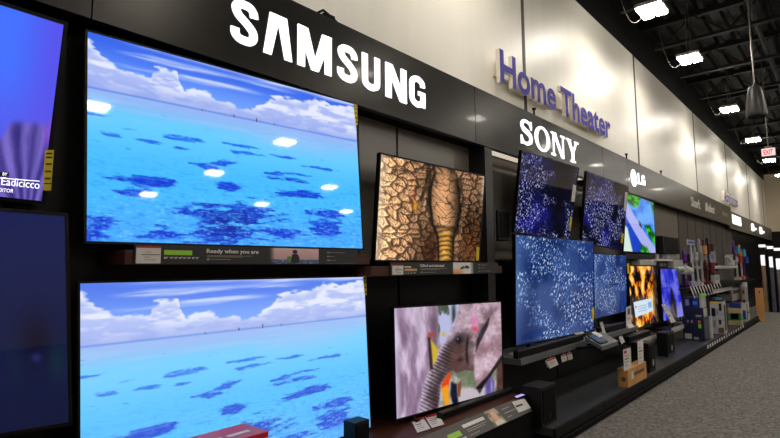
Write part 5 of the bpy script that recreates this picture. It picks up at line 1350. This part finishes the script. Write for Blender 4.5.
# price tags along the platform edge
first = None
for k in range(16):
    px = 708+2.35*k
    pt = None
    s = solve_px(lambda x: V((x, PY-.004, .12)), px, 8, 30)
    if s > PX1-.2: break
    if first is None:
        first = thing('edge_price_tag', 'small white price tag in the row along the far platform edge', 'price tag', (s, PY-.004, .09), 'price tags on the platform edge')
        obj('card', BX(s-.05, s+.05, PY-.006, PY-.0005, .09, .15), M_CARD, first); s0 = s
    else: copy_thing(first, V((s-s0, 0, 0)), 'small white price tag in the row along the far platform edge')
# tall kraft board and tube
p = atz(761.5, 321.5, 0.001); 
def atx(px, py, X): d = ray(px, py); return EYE+d*(X/d.x)
A = atx(757.2, 321, p.x); B = atx(764.6, 321, p.x); zt = atx(761, 288.3, p.x).z
t = thing('tall_carton', 'tall flat brown carton standing on the carpet at the end of the aisle', 'box', ((p.x), (A.y+B.y)/2, 0))
obj('carton', BX(p.x, p.x+.16, B.y, A.y, 0.001, zt), M_KRAFT, t, bevel=.006)
obj('printed_mark', BX(p.x-.004, p.x, A.y-(A.y-B.y)*.7, A.y-(A.y-B.y)*.45, zt*.86, zt*.92), M_TAPE, t)
X_ = solve_px(lambda x: V((x, PY+.28, PZ)), 754, 10, 30); X_ = min(X_, PX1-.3)
zt = atx(754, 282.5, X_).z
rad = .1
t = thing('rolled_tube', 'white capped cardboard tube standing beside the tall brown carton', 'tube', (X_, PY+.28, PZ))
obj('tube', MB().cyl((X_, PY+.28, PZ), (X_, PY+.28, zt-.22), rad*.96, n=20), M_KRAFT, t, smooth=False)
obj('cap', MB().cyl((X_, PY+.28, zt-.22), (X_, PY+.28, zt), rad, n=20), M_WHITEC, t)
obj('label', BX(X_-rad-.006, X_-rad*.9, PY+.28-.03, PY+.28+.03, PZ+.1, zt-.3), M_WHITEC, t)

# ------------------------------------------------------------------ lit appliance bays by the back wall
kx = atz(768, 312, 0).x
for k, (xa, xb, yt, md, lab) in enumerate(((761.2, 767.6, 244.6, M_TANL, 'lit display bay with a tan door, nearest the black wall end'), (769.4, 775.4, 246.2, M_BLUEL, 'lit display bay with a blue grey door, middle of the three'), (776.2, 783, 248, M_SILV, 'lit display bay at the edge of the photo, partly cut off'))):
    A = atx(xa, 280, kx); B = atx(xb, 280, kx); zt = atx(xa, yt, kx).z
    y1, y0 = A.y, B.y; W = y1-y0
    t = thing('appliance_bay', lab, 'display bay', (kx+.4, (y0+y1)/2, 0), 'lit display bays by the back wall')
    obj('surround', MB().box(kx, kx+.7, y1-.03, y1, 0, zt).box(kx, kx+.7, y0, y0+.03, 0, zt).box(kx+.05, kx+.7, y0+.03, y1-.03, zt-.75*.42, zt-.02), M_BLACK, t)
    obj('lit_header', BX(kx-.02, kx+.3, y0, y1, zt-.09, zt), M_KIOSK, t)
    obj('lit_panel', BX(kx+.02, kx+.05, y0+.03, y1-.03, zt-.72, zt-.36), M_KIOSK, t)
    d = obj('door', BX(kx+.02, kx+.6, y0+.03, y1-.03, 0.001, zt-.72), md, t, bevel=.008)
    obj('handle', BX(kx-.02, kx+.02, y0+W*.55, y0+W*.62, .5, zt-.95), M_SILV, d)
    obj('edge_strip', BX(kx+.005, kx+.02, y0+.03, y0+W*.28, 0.05, zt-.73), M_SILV, d)

# ------------------------------------------------------------------ world and view
w = bpy.data.worlds.new('world'); scn.world = w; w.use_nodes = True
w.node_tree.nodes['Background'].inputs['Color'].default_value = (.02, .019, .018, 1)
w.node_tree.nodes['Background'].inputs['Strength'].default_value = .5
scn.view_settings.view_transform = 'Standard'
scn.view_settings.look = 'None'
scn.view_settings.exposure = 0
scn.view_settings.gamma = 1
scn.view_settings.use_curve_mapping = False
